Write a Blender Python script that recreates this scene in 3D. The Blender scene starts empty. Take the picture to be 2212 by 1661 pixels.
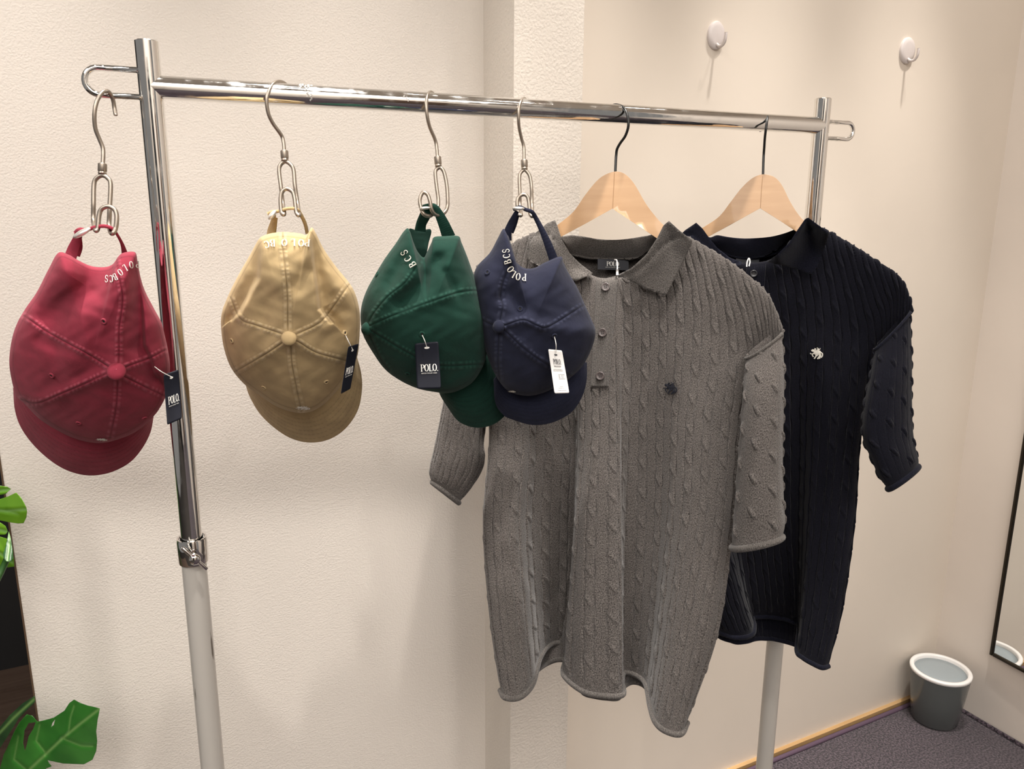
import bpy, math, random
import numpy as np
from mathutils import Vector, Matrix
from mathutils.geometry import delaunay_2d_cdt
rng = np.random.default_rng(7); random.seed(7)
C = bpy.context.scene.collection
# ------------------------------------------------------------------ camera
FPX, CX, CY = 1687.3, 1106.0, 830.5
PIT, ROL, YAW = 0.222503, 0.005446, 0.467484
H = 1.50
F_ = np.array([math.sin(YAW)*math.cos(PIT), math.cos(YAW)*math.cos(PIT), -math.sin(PIT)])
R0 = np.array([math.cos(YAW), -math.sin(YAW), 0.0]); U0 = np.cross(R0, F_)
R_ = math.cos(ROL)*R0 + math.sin(ROL)*U0
U_ = -math.sin(ROL)*R0 + math.cos(ROL)*U0
CAM = np.array([0.0, 0.0, H])
cam = bpy.data.objects.new('camera', bpy.data.cameras.new('camera')); C.objects.link(cam)
cam.matrix_world = Matrix(((R_[0], U_[0], -F_[0], 0), (R_[1], U_[1], -F_[1], 0), (R_[2], U_[2], -F_[2], H), (0, 0, 0, 1)))
cam.data.sensor_width = 36; cam.data.lens = FPX/2212*36; cam.data.clip_start = 0.02
bpy.context.scene.camera = cam

def P(px, py, d):
    px = np.asarray(px, float); py = np.asarray(py, float); d = np.asarray(d, float)
    return CAM + d[..., None]*(F_ + ((px-CX)/FPX)[..., None]*R_ - ((py-CY)/FPX)[..., None]*U_)
def ray(px, py): return P(px, py, 1.0) - CAM
def hitZ(px, py, z):
    r = ray(px, py); return (z-H)/r[..., 2]
def hitY(px, py, y): return y/ray(px, py)[..., 1]
def hitX(px, py, x): return x/ray(px, py)[..., 0]

# ------------------------------------------------------------------ light and exposure
sc = bpy.context.scene
sc.view_settings.view_transform = 'Standard'; sc.view_settings.look = 'None'
sc.view_settings.gamma = 1; sc.view_settings.use_curve_mapping = False
sc.view_settings.exposure = 0.05
w = bpy.data.worlds.new('world'); sc.world = w; w.use_nodes = True
w.node_tree.nodes['Background'].inputs[0].default_value = (1.0, 0.955, 0.91, 1)
w.node_tree.nodes['Background'].inputs[1].default_value = 0.21
def spot(loc, target, power, size=60, blend=.6, radius=.03, col=(1, .945, .88)):
    l = bpy.data.lights.new('spotlight', 'SPOT'); l.energy = power; l.spot_size = math.radians(size); l.spot_blend = blend
    l.shadow_soft_size = radius; l.color = col
    o = bpy.data.objects.new('spotlight', l); C.objects.link(o); o.location = loc
    o.rotation_euler = (Vector(target)-Vector(loc)).to_track_quat('-Z', 'Y').to_euler()
    return o
spot((-0.38, 0.70, 3.12), (-0.24, 1.30, 0.20), 16, 54, 1.0, .03)
spot((0.42, 0.36, 3.12), (0.36, 1.05, 0.60), 92, 46, 1.0, .04)
spot((1.15, 0.30, 3.12), (1.15, 1.25, 0.40), 26, 50, 1.0, .04)
spot((1.62, 0.92, 3.12), (1.75, 1.38, 0.60), 30, 76, 1.0, .03)
for wx in (-0.10, 0.36, 0.82, 1.28, 1.74):      # row of unseen wall washers, added to brighten the wall evenly
    spot((wx, 0.96, 3.12), (wx, 1.38, -0.50), 165, 33, 1.0, .04)
def area(loc, rot, sx, sy, power, col=(1, .96, .91)):
    l = bpy.data.lights.new('fill_light', 'AREA'); l.shape = 'RECTANGLE'; l.size = sx; l.size_y = sy; l.energy = power; l.color = col
    o = bpy.data.objects.new('fill_light', l); C.objects.link(o); o.location = loc; o.rotation_euler = rot
    return o
area((-0.45, -1.9, 3.12), (0, 0, 0), 3.6, 2.4, 132)  # broad unseen fill behind the camera, added to light the walls evenly
area((-1.5, 0.35, 3.12), (0, math.radians(-25), 0), .9, .9, 34)  # extra fill over the passage, added to brighten the pillar's left side

# ------------------------------------------------------------------ materials
def mat(name, col, rough=.6, metal=0.0, spec=.5, sheen=0.0, coat=0.0, trans=0.0):
    m = bpy.data.materials.new(name); m.use_nodes = True
    b = m.node_tree.nodes['Principled BSDF']
    b.inputs['Base Color'].default_value = (*col, 1); b.inputs['Roughness'].default_value = rough
    b.inputs['Metallic'].default_value = metal; b.inputs['Specular IOR Level'].default_value = spec
    b.inputs['Sheen Weight'].default_value = sheen; b.inputs['Coat Weight'].default_value = coat
    b.inputs['Transmission Weight'].default_value = trans
    return m
def node(m, t, **k):
    n = m.node_tree.nodes.new(t)
    for a, v in k.items(): setattr(n, a, v)
    return n
def L(m, a, b): m.node_tree.links.new(a, b)
def bsdf(m): return m.node_tree.nodes['Principled BSDF']
def objco(m):
    t = node(m, 'ShaderNodeTexCoord'); return t.outputs['Object']
def noise_col(m, c1, c2, scale, detail=2, lo=.35, hi=.65, vec=None):
    n = node(m, 'ShaderNodeTexNoise'); n.inputs['Scale'].default_value = scale; n.inputs['Detail'].default_value = detail
    L(m, vec or objco(m), n.inputs['Vector'])
    r = node(m, 'ShaderNodeValToRGB'); r.color_ramp.elements[0].position = lo; r.color_ramp.elements[1].position = hi
    r.color_ramp.elements[0].color = (*c1, 1); r.color_ramp.elements[1].color = (*c2, 1)
    L(m, n.outputs['Fac'], r.inputs[0]); return r.outputs[0]
def bump(m, height, strength, dist, prev=None):
    b = node(m, 'ShaderNodeBump'); b.inputs['Strength'].default_value = strength; b.inputs['Distance'].default_value = dist
    L(m, height, b.inputs['Height'])
    if prev: L(m, prev, b.inputs['Normal'])
    return b.outputs['Normal']
def noise_fac(m, scale, detail=2, vec=None):
    n = node(m, 'ShaderNodeTexNoise'); n.inputs['Scale'].default_value = scale; n.inputs['Detail'].default_value = detail
    L(m, vec or objco(m), n.inputs['Vector']); return n.outputs['Fac']
def mix(m, fac, a, b, mode='MIX'):
    n = node(m, 'ShaderNodeMix', data_type='RGBA', blend_type=mode)
    for s, v in ((0, fac), (6, a), (7, b)):
        if isinstance(v, (int, float)): n.inputs[s].default_value = v
        elif isinstance(v, tuple): n.inputs[s].default_value = (*v, 1)
        else: L(m, v, n.inputs[s])
    return n.outputs[2]

def wall_mat(name, col, scale, st, rough=.75):
    m = mat(name, col, rough, spec=.25)
    c = noise_col(m, tuple(x*.975 for x in col), tuple(min(1, x*1.015) for x in col), 3.0, 3)
    L(m, c, bsdf(m).inputs['Base Color'])
    L(m, bump(m, noise_fac(m, scale, 3), st, .0015), bsdf(m).inputs['Normal'])
    return m
M_wall = wall_mat('textured_wallpaper', (.70, .645, .585), 330, .38)
M_pil = wall_mat('coarse_wallpaper', (.68, .622, .555), 210, .5)
M_smooth = wall_mat('smooth_wall_paint', (.77, .69, .60), 60, .10, .55)
M_right = wall_mat('side_wall_paint', (.82, .74, .665), 45, .08, .6)
M_ceil = mat('ceiling_paint', (.8, .76, .7), .9)
M_dark = mat('black_panel', (.012, .012, .013), .5)
def carpet_mat():
    m = mat('carpet', (.09, .07, .09), 1, spec=.1, sheen=.3)
    a = noise_col(m, (.015, .010, .016), (.125, .092, .113), 190, 4, .40, .62)
    b = noise_col(m, (.62, .62, .62), (1, 1, 1), 9, 3, .3, .7)
    L(m, mix(m, .6, a, b, 'MULTIPLY'), bsdf(m).inputs['Base Color'])
    L(m, bump(m, noise_fac(m, 600, 2), .9, .003), bsdf(m).inputs['Normal'])
    return m
M_carpet = carpet_mat()
M_bind = mat('carpet_binding', (.09, .055, .085), .9)
def wood_mat(name, c1, c2, scale=(3, 60, 60), rough=.45, coat=0):
    m = mat(name, c1, rough, coat=coat)
    mp = node(m, 'ShaderNodeMapping'); mp.inputs['Scale'].default_value = scale
    L(m, objco(m), mp.inputs[0])
    c = noise_col(m, c1, c2, 1.0, 4, .3, .7, mp.outputs[0])
    L(m, c, bsdf(m).inputs['Base Color'])
    return m
M_floorwood = wood_mat('dark_floor_plank', (.085, .052, .036), (.135, .088, .064), (4, 60, 60), .5)
M_cork = wood_mat('raw_wood_strip', (.40, .24, .10), (.50, .32, .15), (5, 40, 40), .6)
def chrome(name, col=(.88, .87, .85), r=.045, dirt=True):
    m = mat(name, col, r, 1.0)
    if dirt:
        n = noise_fac(m, 55, 5); rp = node(m, 'ShaderNodeMapRange')
        rp.inputs[1].default_value = .45; rp.inputs[2].default_value = .8; rp.inputs[3].default_value = r; rp.inputs[4].default_value = r+.2
        L(m, n, rp.inputs[0]); L(m, rp.outputs[0], bsdf(m).inputs['Roughness'])
    return m
M_chrome = chrome('polished_chrome')
M_chromeb = chrome('chrome_collar', (.8, .78, .76), .06, False)
M_nickel = mat('satin_nickel', (.36, .31, .26), .34, .85)
M_blackwire = mat('black_wire', (.012, .012, .012), .3, .2)
def pole_mat():
    m = mat('white_pole', (.60, .57, .53), .3, spec=.5, coat=.25)
    mp = node(m, 'ShaderNodeMapping'); mp.inputs['Scale'].default_value = (60, 60, 9); L(m, objco(m), mp.inputs[0])
    c = noise_col(m, (.52, .49, .45), (.12, .10, .08), 1.0, 5, .665, .70, mp.outputs[0])
    L(m, c, bsdf(m).inputs['Base Color']); return m
M_pole = pole_mat()
M_beech = wood_mat('beech_wood', (.46, .275, .145), (.54, .34, .19), (9, 9, 60), .38, .25)
M_whitepl = mat('white_plastic', (.86, .84, .82), .3, coat=.3)
M_hookpl = mat('hook_plastic', (.68, .62, .60), .45)
M_binb = mat('bin_grey_plastic', (.105, .115, .115), .22, coat=.3)
M_binlid = mat('bin_lid_plastic', (.30, .34, .36), .45)
M_mirror = mat('mirror_glass', (.93, .94, .93), .0, 1.0)
M_frame = mat('dark_bronze_frame', (.03, .024, .016), .3, .6)
M_blacktag = mat('black_card', (.008, .009, .016), .55, spec=.2)
M_whitetag = mat('white_card', (.80, .78, .76), .5)
M_ink = mat('white_print', (.80, .78, .74), .6)
M_inkd = mat('dark_print', (.05, .05, .06), .6)
M_thread = mat('cream_thread', (.80, .76, .68), .8)
M_threadn = mat('navy_thread', (.003, .004, .011), .8)
M_string = mat('clear_string', (.75, .72, .68), .3)
M_clasp = mat('brushed_clasp', (.78, .75, .70), .3, .7)
M_hole = mat('eyelet_shadow', (.01, .01, .01), 1)
M_btn = mat('brown_grey_button', (.085, .068, .066), .4, coat=.15)
M_btnn = mat('black_button', (.02, .02, .025), .3, coat=.4)
M_label = mat('black_woven_label', (.006, .007, .014), .6)
def fabric(name, col, light, tw=1.0, sheen=.06):
    """washed cotton twill: colour variation, wear along the seams (attribute), diagonal weave relief"""
    m = mat(name, col, .9, spec=.15, sheen=sheen)
    base = noise_col(m, tuple(x*.85 for x in col), tuple(x*1.12 for x in col), 38, 4, .3, .7)
    at = node(m, 'ShaderNodeAttribute', attribute_name='wear')
    sp = node(m, 'ShaderNodeSeparateColor'); L(m, at.outputs['Color'], sp.inputs[0])
    c = mix(m, sp.outputs[0], base, light)
    c = mix(m, sp.outputs[1], c, tuple(x*.25 for x in col))
    L(m, c, bsdf(m).inputs['Base Color'])
    uv = node(m, 'ShaderNodeUVMap'); wv = node(m, 'ShaderNodeTexWave', wave_type='BANDS', bands_direction='DIAGONAL')
    wv.inputs['Scale'].default_value = 430*tw; wv.inputs['Distortion'].default_value = 1.2; wv.inputs['Detail'].default_value = 2
    L(m, uv.outputs[0], wv.inputs[0])
    n1 = bump(m, wv.outputs[1], .22, .0005)
    L(m, bump(m, noise_fac(m, 90, 4), .35, .002, n1), bsdf(m).inputs['Normal'])
    return m
M_burg = fabric('burgundy_twill', (.265, .031, .053), (.46, .11, .15))
M_khaki = fabric('khaki_twill', (.455, .333, .176), (.62, .50, .32))
M_green = fabric('green_twill', (.010, .042, .030), (.03, .095, .07))
M_navyc = fabric('navy_twill', (.016, .018, .036), (.045, .05, .085))
def knit(name, c1, c2, sc_=1.0, sheen=.2):
    m = mat(name, c1, .95, spec=.1, sheen=sheen)
    uv = node(m, 'ShaderNodeUVMap')
    mp = node(m, 'ShaderNodeMapping'); mp.inputs['Scale'].default_value = (900, 500, 1); L(m, uv.outputs[0], mp.inputs[0])
    a = noise_col(m, c1, c2, 1.0, 3, .32, .68, mp.outputs[0])
    b = noise_col(m, (.86, .86, .86), (1, 1, 1), 30, 2, .3, .7)
    L(m, mix(m, 1.0, a, b, 'MULTIPLY'), bsdf(m).inputs['Base Color'])
    wv = node(m, 'ShaderNodeTexWave', wave_type='BANDS', bands_direction='X'); wv.inputs['Scale'].default_value = 180*sc_
    wv.inputs['Distortion'].default_value = .6; L(m, uv.outputs[0], wv.inputs[0])
    n1 = bump(m, wv.outputs[1], .35, .0009)
    n2 = bump(m, a, .45, .0008, n1)
    L(m, n2, bsdf(m).inputs['Normal'])
    return m
M_grey = knit('grey_melange_knit', (.026, .022, .021), (.195, .174, .161))
M_greyrib = knit('grey_rib_knit', (.040, .035, .033), (.185, .168, .155), 1.0)
M_nknit = knit('navy_cable_knit', (.0030, .0031, .0060), (.011, .0112, .019), 1.0, .08)
M_nrib = knit('navy_rib_knit', (.0045, .0048, .010), (.015, .016, .028), 1.0, .08)
def leafmat(name, c1, c2, tr=.15):
    m = mat(name, c1, .32, spec=.5, coat=.15)
    c = noise_col(m, c1, c2, 14, 3, .35, .65)
    at = node(m, 'ShaderNodeAttribute', attribute_name='wear'); sp = node(m, 'ShaderNodeSeparateColor'); L(m, at.outputs['Color'], sp.inputs[0])
    L(m, mix(m, sp.outputs[0], c, (.22, .42, .12)), bsdf(m).inputs['Base Color'])
    return m
M_leaf = leafmat('green_leaf', (.022, .15, .018), (.045, .23, .030))
M_leafd = leafmat('dark_leaf', (.012, .060, .020), (.03, .11, .03))
M_leafb = leafmat('bright_leaf', (.10, .27, .010), (.16, .36, .02))
M_stem = mat('plant_stem', (.03, .10, .02), .5)
M_pot = mat('plant_pot', (.5, .48, .45), .5)
M_soil = mat('potting_soil', (.03, .02, .015), 1)
M_rubber = mat('black_rubber', (.02, .02, .02), .7)

# ------------------------------------------------------------------ mesh helpers
def link(name, verts, faces, m, parent=None, uv=None, wear=None, smooth=True):
    """verts in world space; faces: int array (n,4)/(n,3) or a list; one mesh object"""
    verts = np.asarray(verts, float)
    if parent is not None: verts = verts - np.array(parent_loc(parent))
    me = bpy.data.meshes.new(name)
    if isinstance(faces, np.ndarray):
        nf, k = faces.shape
        me.vertices.add(len(verts)); me.vertices.foreach_set('co', verts.astype(np.float32).ravel())
        me.loops.add(nf*k); me.loops.foreach_set('vertex_index', faces.astype(np.int32).ravel())
        me.polygons.add(nf); me.polygons.foreach_set('loop_start', np.arange(0, nf*k, k, dtype=np.int32))
        me.update(calc_edges=True); me.validate()
    else:
        me.from_pydata([tuple(v) for v in verts], [], [tuple(f) for f in faces]); me.update()
    if smooth: me.polygons.foreach_set('use_smooth', np.ones(len(me.polygons), bool))
    li = np.empty(len(me.loops), np.int32); me.loops.foreach_get('vertex_index', li)
    if uv is not None:
        l = me.uv_layers.new(name='UVMap'); l.data.foreach_set('uv', np.asarray(uv, np.float32)[li].ravel())
    if wear is not None:
        a = me.color_attributes.new('wear', 'FLOAT_COLOR', 'POINT')
        c = np.zeros((len(verts), 4), np.float32); c[:, :wear.shape[1]] = wear; c[:, 3] = 1
        a.data.foreach_set('color', c.ravel())
    me.materials.append(m)
    o = bpy.data.objects.new(name, me); C.objects.link(o)
    if parent is not None: o.parent = parent
    return o
def parent_loc(o):
    l = np.array(o.location)
    while o.parent is not None: o = o.parent; l = l + np.array(o.location)
    return l
def tag(o, label=None, cat=None, group=None, kind=None):
    for k, v in (('label', label), ('category', cat), ('group', group), ('kind', kind)):
        if v: o[k] = v
    return o
def thing(name, loc, label, cat, group=None):
    o = bpy.data.objects.new(name, None); C.objects.link(o); o.location = tuple(loc); o.empty_display_size = .05
    return tag(o, label, cat, group)
def catmull(pts, n, closed=False):
    pts = np.asarray(pts, float); m = len(pts)
    if closed: ext = np.vstack([pts[-1], pts, pts[0], pts[1]]); seg = m
    else: ext = np.vstack([2*pts[0]-pts[1], pts, 2*pts[-1]-pts[-2]]); seg = m-1
    out = []
    T = np.linspace(0, seg, n, endpoint=not closed)
    for t in T:
        i = min(int(t), seg-1); u = t-i
        p0, p1, p2, p3 = ext[i:i+4]
        # centripetal-like damping avoids overshoot
        out.append(.5*((2*p1)+(-p0+p2)*u+(2*p0-5*p1+4*p2-p3)*u*u+(-p0+3*p1-3*p2+p3)*u**3))
    return np.array(out)
def lin(pts, n):
    pts = np.asarray(pts, float); d = np.r_[0, np.cumsum(np.linalg.norm(np.diff(pts[:, :2], axis=0), axis=1))]
    t = np.linspace(0, d[-1], n); return np.stack([np.interp(t, d, pts[:, k]) for k in range(pts.shape[1])], 1)
def gridfaces(nr, nc, wrap=False, flip=False):
    r = np.arange(nr-1)[:, None]; c = np.arange(nc if wrap else nc-1)[None]
    c2 = (c+1) % nc
    a = r*nc+c; b = r*nc+c2; d = (r+1)*nc+c; e = (r+1)*nc+c2
    f = np.stack([a, d, e, b], -1).reshape(-1, 4)
    return f[:, ::-1] if flip else f
def tube_geo(pts, r, seg=10, closed=False, cap=True):
    pts = np.asarray(pts, float); n = len(pts); r = np.broadcast_to(np.asarray(r, float), (n,))
    if closed: t = np.roll(pts, -1, 0)-np.roll(pts, 1, 0)
    else: t = np.gradient(pts, axis=0)
    t /= np.linalg.norm(t, axis=1)[:, None]+1e-12
    u = np.cross(t[0], [0.13, .31, .94]); u /= np.linalg.norm(u); V = []
    for i in range(n):
        u = u-t[i]*(u@t[i]); u /= np.linalg.norm(u); v = np.cross(t[i], u)
        a = np.linspace(0, 2*np.pi, seg, endpoint=False)
        V.append(pts[i]+r[i]*(np.cos(a)[:, None]*u+np.sin(a)[:, None]*v))
    V = np.vstack(V); F = [list(f) for f in gridfaces(n, seg, True)]
    if closed:
        # match last ring to the first by nearest index
        k = int(np.argmin(np.linalg.norm(V[:seg]-V[(n-1)*seg], axis=1)))
        s = 1 if np.linalg.norm(V[(k+1) % seg]-V[(n-1)*seg+1]) < np.linalg.norm(V[(k-1) % seg]-V[(n-1)*seg+1]) else -1
        for j in range(seg):
            F.append([(n-1)*seg+j, (k+s*j) % seg, (k+s*(j+1)) % seg, (n-1)*seg+(j+1) % seg])
    elif cap:
        F.append(list(range(seg))[::-1]); F.append([(n-1)*seg+j for j in range(seg)])
    return V, F
def tube(name, pts, r, m, parent=None, seg=10, closed=False, sm=0):
    if sm: pts = catmull(pts, sm, closed)
    V, F = tube_geo(pts, r, seg, closed); return link(name, V, F, m, parent)
def join(geos):
    V = []; F = []; o = 0
    for v, f in geos:
        V.append(np.asarray(v)); F += [[i+o for i in q] for q in f]; o += len(v)
    return np.vstack(V), F
def box_geo(lo, hi):
    x0, y0, z0 = lo; x1, y1, z1 = hi
    V = [(x0, y0, z0), (x1, y0, z0), (x1, y1, z0), (x0, y1, z0), (x0, y0, z1), (x1, y0, z1), (x1, y1, z1), (x0, y1, z1)]
    return np.array(V, float), [[0, 3, 2, 1], [4, 5, 6, 7], [0, 1, 5, 4], [1, 2, 6, 5], [2, 3, 7, 6], [3, 0, 4, 7]]
def lathe_geo(base, prof, seg=64, axis=np.array([0, 0, 1.]), close=False):
    """prof: (radius, height) from base along axis"""
    a = np.linspace(0, 2*np.pi, seg, endpoint=False)
    u = np.cross(axis, [1, 0.2, 0.1]); u /= np.linalg.norm(u); v = np.cross(axis, u)
    V = np.vstack([base+h*axis+rr*(np.cos(a)[:, None]*u+np.sin(a)[:, None]*v) for rr, h in prof])
    F = [list(f) for f in gridfaces(len(prof), seg, True, True)]
    if close: F.append(list(range(seg))[::-1]); F.append([(len(prof)-1)*seg+j for j in range(seg)])
    return V, F
def inside(poly, p):
    x, y = p[:, 0], p[:, 1]; res = np.zeros(len(p), bool); n = len(poly)
    for i in range(n):
        x0, y0 = poly[i]; x1, y1 = poly[(i+1) % n]
        c = ((y0 > y) != (y1 > y)) & (x < (x1-x0)*(y-y0)/((y1-y0) if y1 != y0 else 1e-9)+x0); res ^= c
    return res
def sheet_geo(outline, dfn, thick, step=6, back=None, holes=()):
    """a panel with real thickness: outline (px) filled with a fine triangulation, dfn(pts)->depth"""
    outline = np.asarray(outline, float); loops = [outline]+[np.asarray(h, float) for h in holes]
    lo, hi = outline.min(0), outline.max(0)
    gx, gy = np.meshgrid(np.arange(lo[0], hi[0], step), np.arange(lo[1], hi[1], step)); gx = gx+(np.arange(gx.shape[0]) % 2)[:, None]*step*.5
    g = np.stack([gx.ravel(), gy.ravel()], 1); k = inside(outline, g)
    for h in loops[1:]: k &= ~inside(h, g)
    allb = np.vstack(loops); g = g[k]
    if len(g): g = g[np.min(np.linalg.norm(g[:, None]-allb[None], axis=2), axis=1) > step*.45]
    pts = [Vector(p) for p in allb]+[Vector(p) for p in g]
    E = []; o = 0
    for l in loops: E += [(o+i, o+(i+1) % len(l)) for i in range(len(l))]; o += len(l)
    r = delaunay_2d_cdt(pts, E, [], 0, 1e-5)
    vs = np.array([tuple(v) for v in r[0]]); fs = [list(f) for f in r[2]]
    cen = np.array([vs[f].mean(0) for f in fs]); k = inside(outline, cen)
    for h in loops[1:]: k &= ~inside(h, cen)
    fs = [f for f, q in zip(fs, k) if q]
    d = dfn(vs); n = len(vs)
    A = P(vs[:, 0], vs[:, 1], d); B = P(vs[:, 0], vs[:, 1], d+thick)
    V = np.vstack([A, B]); cnt = {}
    for f in fs:
        for i in range(len(f)):
            a, b = f[i], f[(i+1) % len(f)]; cnt[(a, b)] = 1
    FF = [f for f in fs]+[[i+n for i in f[::-1]] for f in fs]
    for (a, b) in cnt:
        if (b, a) not in cnt: FF.append([b, a, a+n, b+n])
    return V, FF, np.vstack([vs, vs]), d
def sheet(name, outline, dfn, thick, m, parent=None, step=6, smooth_out=0, holes=(), tintfn=None):
    if smooth_out: outline = catmull(outline, smooth_out, True)
    V, F, px, d = sheet_geo(outline, dfn, thick, step, holes=holes)
    sc_ = float(np.mean(d))/FPX
    wr = None
    if tintfn is not None: wr = tintfn(px)
    o = link(name, V, F, m, parent, uv=px*sc_*[1, -1], wear=wr)
    return o
def sharp(o, ang=40):
    try: o.data.set_sharp_from_angle(angle=math.radians(ang))
    except Exception: pass
    return o
def polydist(p, line):
    """distance to a polyline, signed side, and parameter"""
    best = np.full(len(p), 1e9); side = np.zeros(len(p)); tt = np.zeros(len(p)); acc = 0
    line = np.asarray(line, float)
    for i in range(len(line)-1):
        a, b = line[i], line[i+1]; ab = b-a; l = np.linalg.norm(ab)
        t = np.clip(((p-a)@ab)/(l*l), 0, 1); q = a+t[:, None]*ab; dd = np.linalg.norm(p-q, axis=1)
        s = np.sign((p[:, 0]-a[0])*ab[1]-(p[:, 1]-a[1])*ab[0])
        k = dd < best; best[k] = dd[k]; side[k] = s[k]; tt[k] = acc+t[k]*l; acc += l
    return best, side, tt

# ------------------------------------------------------------------ lettering: glyphs as strokes of varying width
def arc(cx_, cy_, rx, ry, a0, a1, n=14):
    a = np.radians(np.linspace(a0, a1, n)); return [(cx_+rx*math.cos(t), cy_+ry*math.sin(t)) for t in a]
TH, TN = .15, .055
def glyph(ch):
    S = []
    def st(pts, wd=TH): S.append((pts, wd))
    def serif(x, y, hw=.13): S.append(([(x-hw, y), (x+hw, y)], TN))
    if ch == 'P': st([(.14, 0), (.14, 1)]); st([(.14, .97)]+arc(.28, .73, .25, .24, 90, -90)+[(.14, .49)], 'v'); serif(.14, .02); serif(.10, .98, .1); return S, .58
    if ch == 'B': st([(.14, 0), (.14, 1)]); st([(.14, .97)]+arc(.28, .76, .2, .21, 90, -90)+[(.14, .55)], 'v'); st([(.14, .52)]+arc(.3, .27, .24, .25, 90, -90)+[(.14, .02)], 'v'); return S, .60
    if ch == 'R': st([(.14, 0), (.14, 1)]); st([(.14, .97)]+arc(.28, .75, .2, .22, 90, -90)+[(.14, .53)], 'v'); st([(.3, .53), (.52, 0)], .12); serif(.14, .02); return S, .60
    if ch == 'O': st(arc(.32, .5, .26, .47, 0, 360, 34), 'v'); return S, .66
    if ch == 'L': st([(.14, 0), (.14, 1)]); st([(.05, .03), (.5, .03), (.52, .2)], .07); serif(.14, .98); return S, .56
    if ch == 'C': st(arc(.33, .5, .26, .47, 50, 310, 24), 'v'); st([(.5, .68), (.5, .93)], TN); return S, .62
    if ch == 'S': st([(.5, .7), (.5, .85)], TN); st(arc(.3, .73, .2, .24, 35, 250, 14)+arc(.3, .26, .21, .24, 80, -145, 14), .10); st([(.1, .12), (.1, .28)], TN); return S, .58
    if ch == 'I': st([(.14, 0), (.14, 1)]); serif(.14, .02); serif(.14, .98); return S, .30
    if ch == 'T': st([(.28, 0), (.28, 1)]); st([(.02, .96), (.54, .96)], .07); serif(.28, .02); return S, .58
    if ch == 'H': st([(.14, 0), (.14, 1)]); st([(.5, 0), (.5, 1)]); st([(.14, .5), (.5, .5)], TN); return S, .66
    if ch == 'U': st([(.14, 1), (.14, .3)]+arc(.32, .26, .18, .23, 180, 360)+[(.5, 1)], .1); return S, .64
    if ch == 'N': st([(.12, 0), (.12, 1)], .08); st([(.12, .97), (.52, .03)]); st([(.52, 0), (.52, 1)], .08); return S, .66
    if ch == 'Y': st([(.02, 1), (.28, .48), (.28, 0)]); st([(.54, 1), (.28, .48)], .08); return S, .58
    if ch == '.': st([(.08, .02), (.08, .13)], .11); return S, .2
    return S, .34
def strip_geo(pts, wd, mapfn, h=0.0):
    """ribbon with a raised middle along 2-D points; mapfn(x,y,lift)->world"""
    pts = np.asarray(pts, float)
    t = np.gradient(pts, axis=0); t /= np.linalg.norm(t, axis=1)[:, None]+1e-9; nrm = np.stack([-t[:, 1], t[:, 0]], 1)
    if isinstance(wd, str): ww = .05+.11*np.abs(t[:, 1])**1.5
    else: ww = np.full(len(pts), wd)
    A = pts+nrm*ww[:, None]/2; B = pts-nrm*ww[:, None]/2
    V = np.vstack([mapfn(A, 0), mapfn(pts, h), mapfn(B, 0)]); n = len(pts)
    F = []
    for i in range(n-1):
        F += [[i, i+1, n+i+1, n+i], [n+i, n+i+1, 2*n+i+1, 2*n+i]]
    return V, F
def write(name, text, place, m, parent, squeeze=1.0, lift=.0005):
    """place(i, ch, adv) -> mapfn for that letter"""
    geos = []; x = 0
    for i, ch in enumerate(text):
        S, adv = glyph(ch)
        fn = place(i, x, adv)
        for pts, wd in S: geos.append(strip_geo(pts, wd, fn, lift))
        x += adv
    V, F = join(geos); return link(name, V, F, m, parent)
def text_width(t): return sum(glyph(c)[1] for c in t)
def on_line(text, corner_fn, x0, y0, wtot, hgt, dirv=(1, 0), lift0=.0006):
    """straight line of writing on a flat card; corner_fn(pts2d, lift)->world in card coordinates"""
    k = wtot/text_width(text)
    def place(i, x, adv):
        def fn(p, l): return corner_fn(np.stack([x0+(x+p[:, 0])*k, y0+p[:, 1]*hgt], 1), lift0+l)
        return fn
    return place
def on_letters(anchors, hgt, surf, sx=.62, lift0=.0026):
    """each letter centred on its own pixel anchor (px,py,dirx,diry); surf(pts)->depth"""
    def place(i, x, adv):
        ax, ay, dx, dy = anchors[i]; l = math.hypot(dx, dy); dx /= l; dy /= l; ux, uy = dy, -dx
        def fn(p, lf):
            a = (p[:, 0]-.3)*hgt*sx*1.35; b = (p[:, 1]-.5)*hgt
            q = np.stack([ax+a*dx+b*ux, ay+a*dy+b*uy], 1)
            return P(q[:, 0], q[:, 1], surf(q)-lift0-lf)
        return fn
    return place
EMB = [([(-.5, .25), (-.15, .2), (.25, .15), (.6, .1)], .52), ([(-.45, .3), (-.62, .55), (-.85, .42)], .26), ([(-.35, .55), (-.2, .85)], .24),
       ([(.12, .25), (.16, .6), (.1, .72)], .34), ([(.1, .84), (.14, .95)], .22), ([(.1, .55), (-.2, .45)], .12), ([(.35, .45), (.55, .9)], .10), ([(.6, .2), (.88, .0), (.86, -.4), (.66, -.62)], .16),
       ([(-.4, .12), (-.75, -.15), (-.55, -.5)], .15), ([(-.2, .02), (-.15, -.4), (-.42, -.8)], .17), ([(.35, 0), (.42, -.4), (.1, -.85)], .19), ([(.55, 0), (.6, -.3), (.42, -.8)], .15), ([(.05, .25), (.1, -.2), (-.02, -.38)], .14), ([(-.75, .0), (-1.0, -.05), (-1.05, .15)], .09)]
def emblem(name, px, py, s, surf, m, parent, sy=1.0, eo=.0022):
    geos = []
    for pts, wd in EMB:
        def fn(p, l):
            q = np.stack([px+p[:, 0]*s, py-p[:, 1]*s*sy], 1); return P(q[:, 0], q[:, 1], surf(q)-eo-l)
        geos.append(strip_geo(catmull(pts, 8) if len(pts) > 2 else pts, wd*1.25, fn, .0012))
    V, F = join(geos); return link(name, V, F, m, parent)

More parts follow.
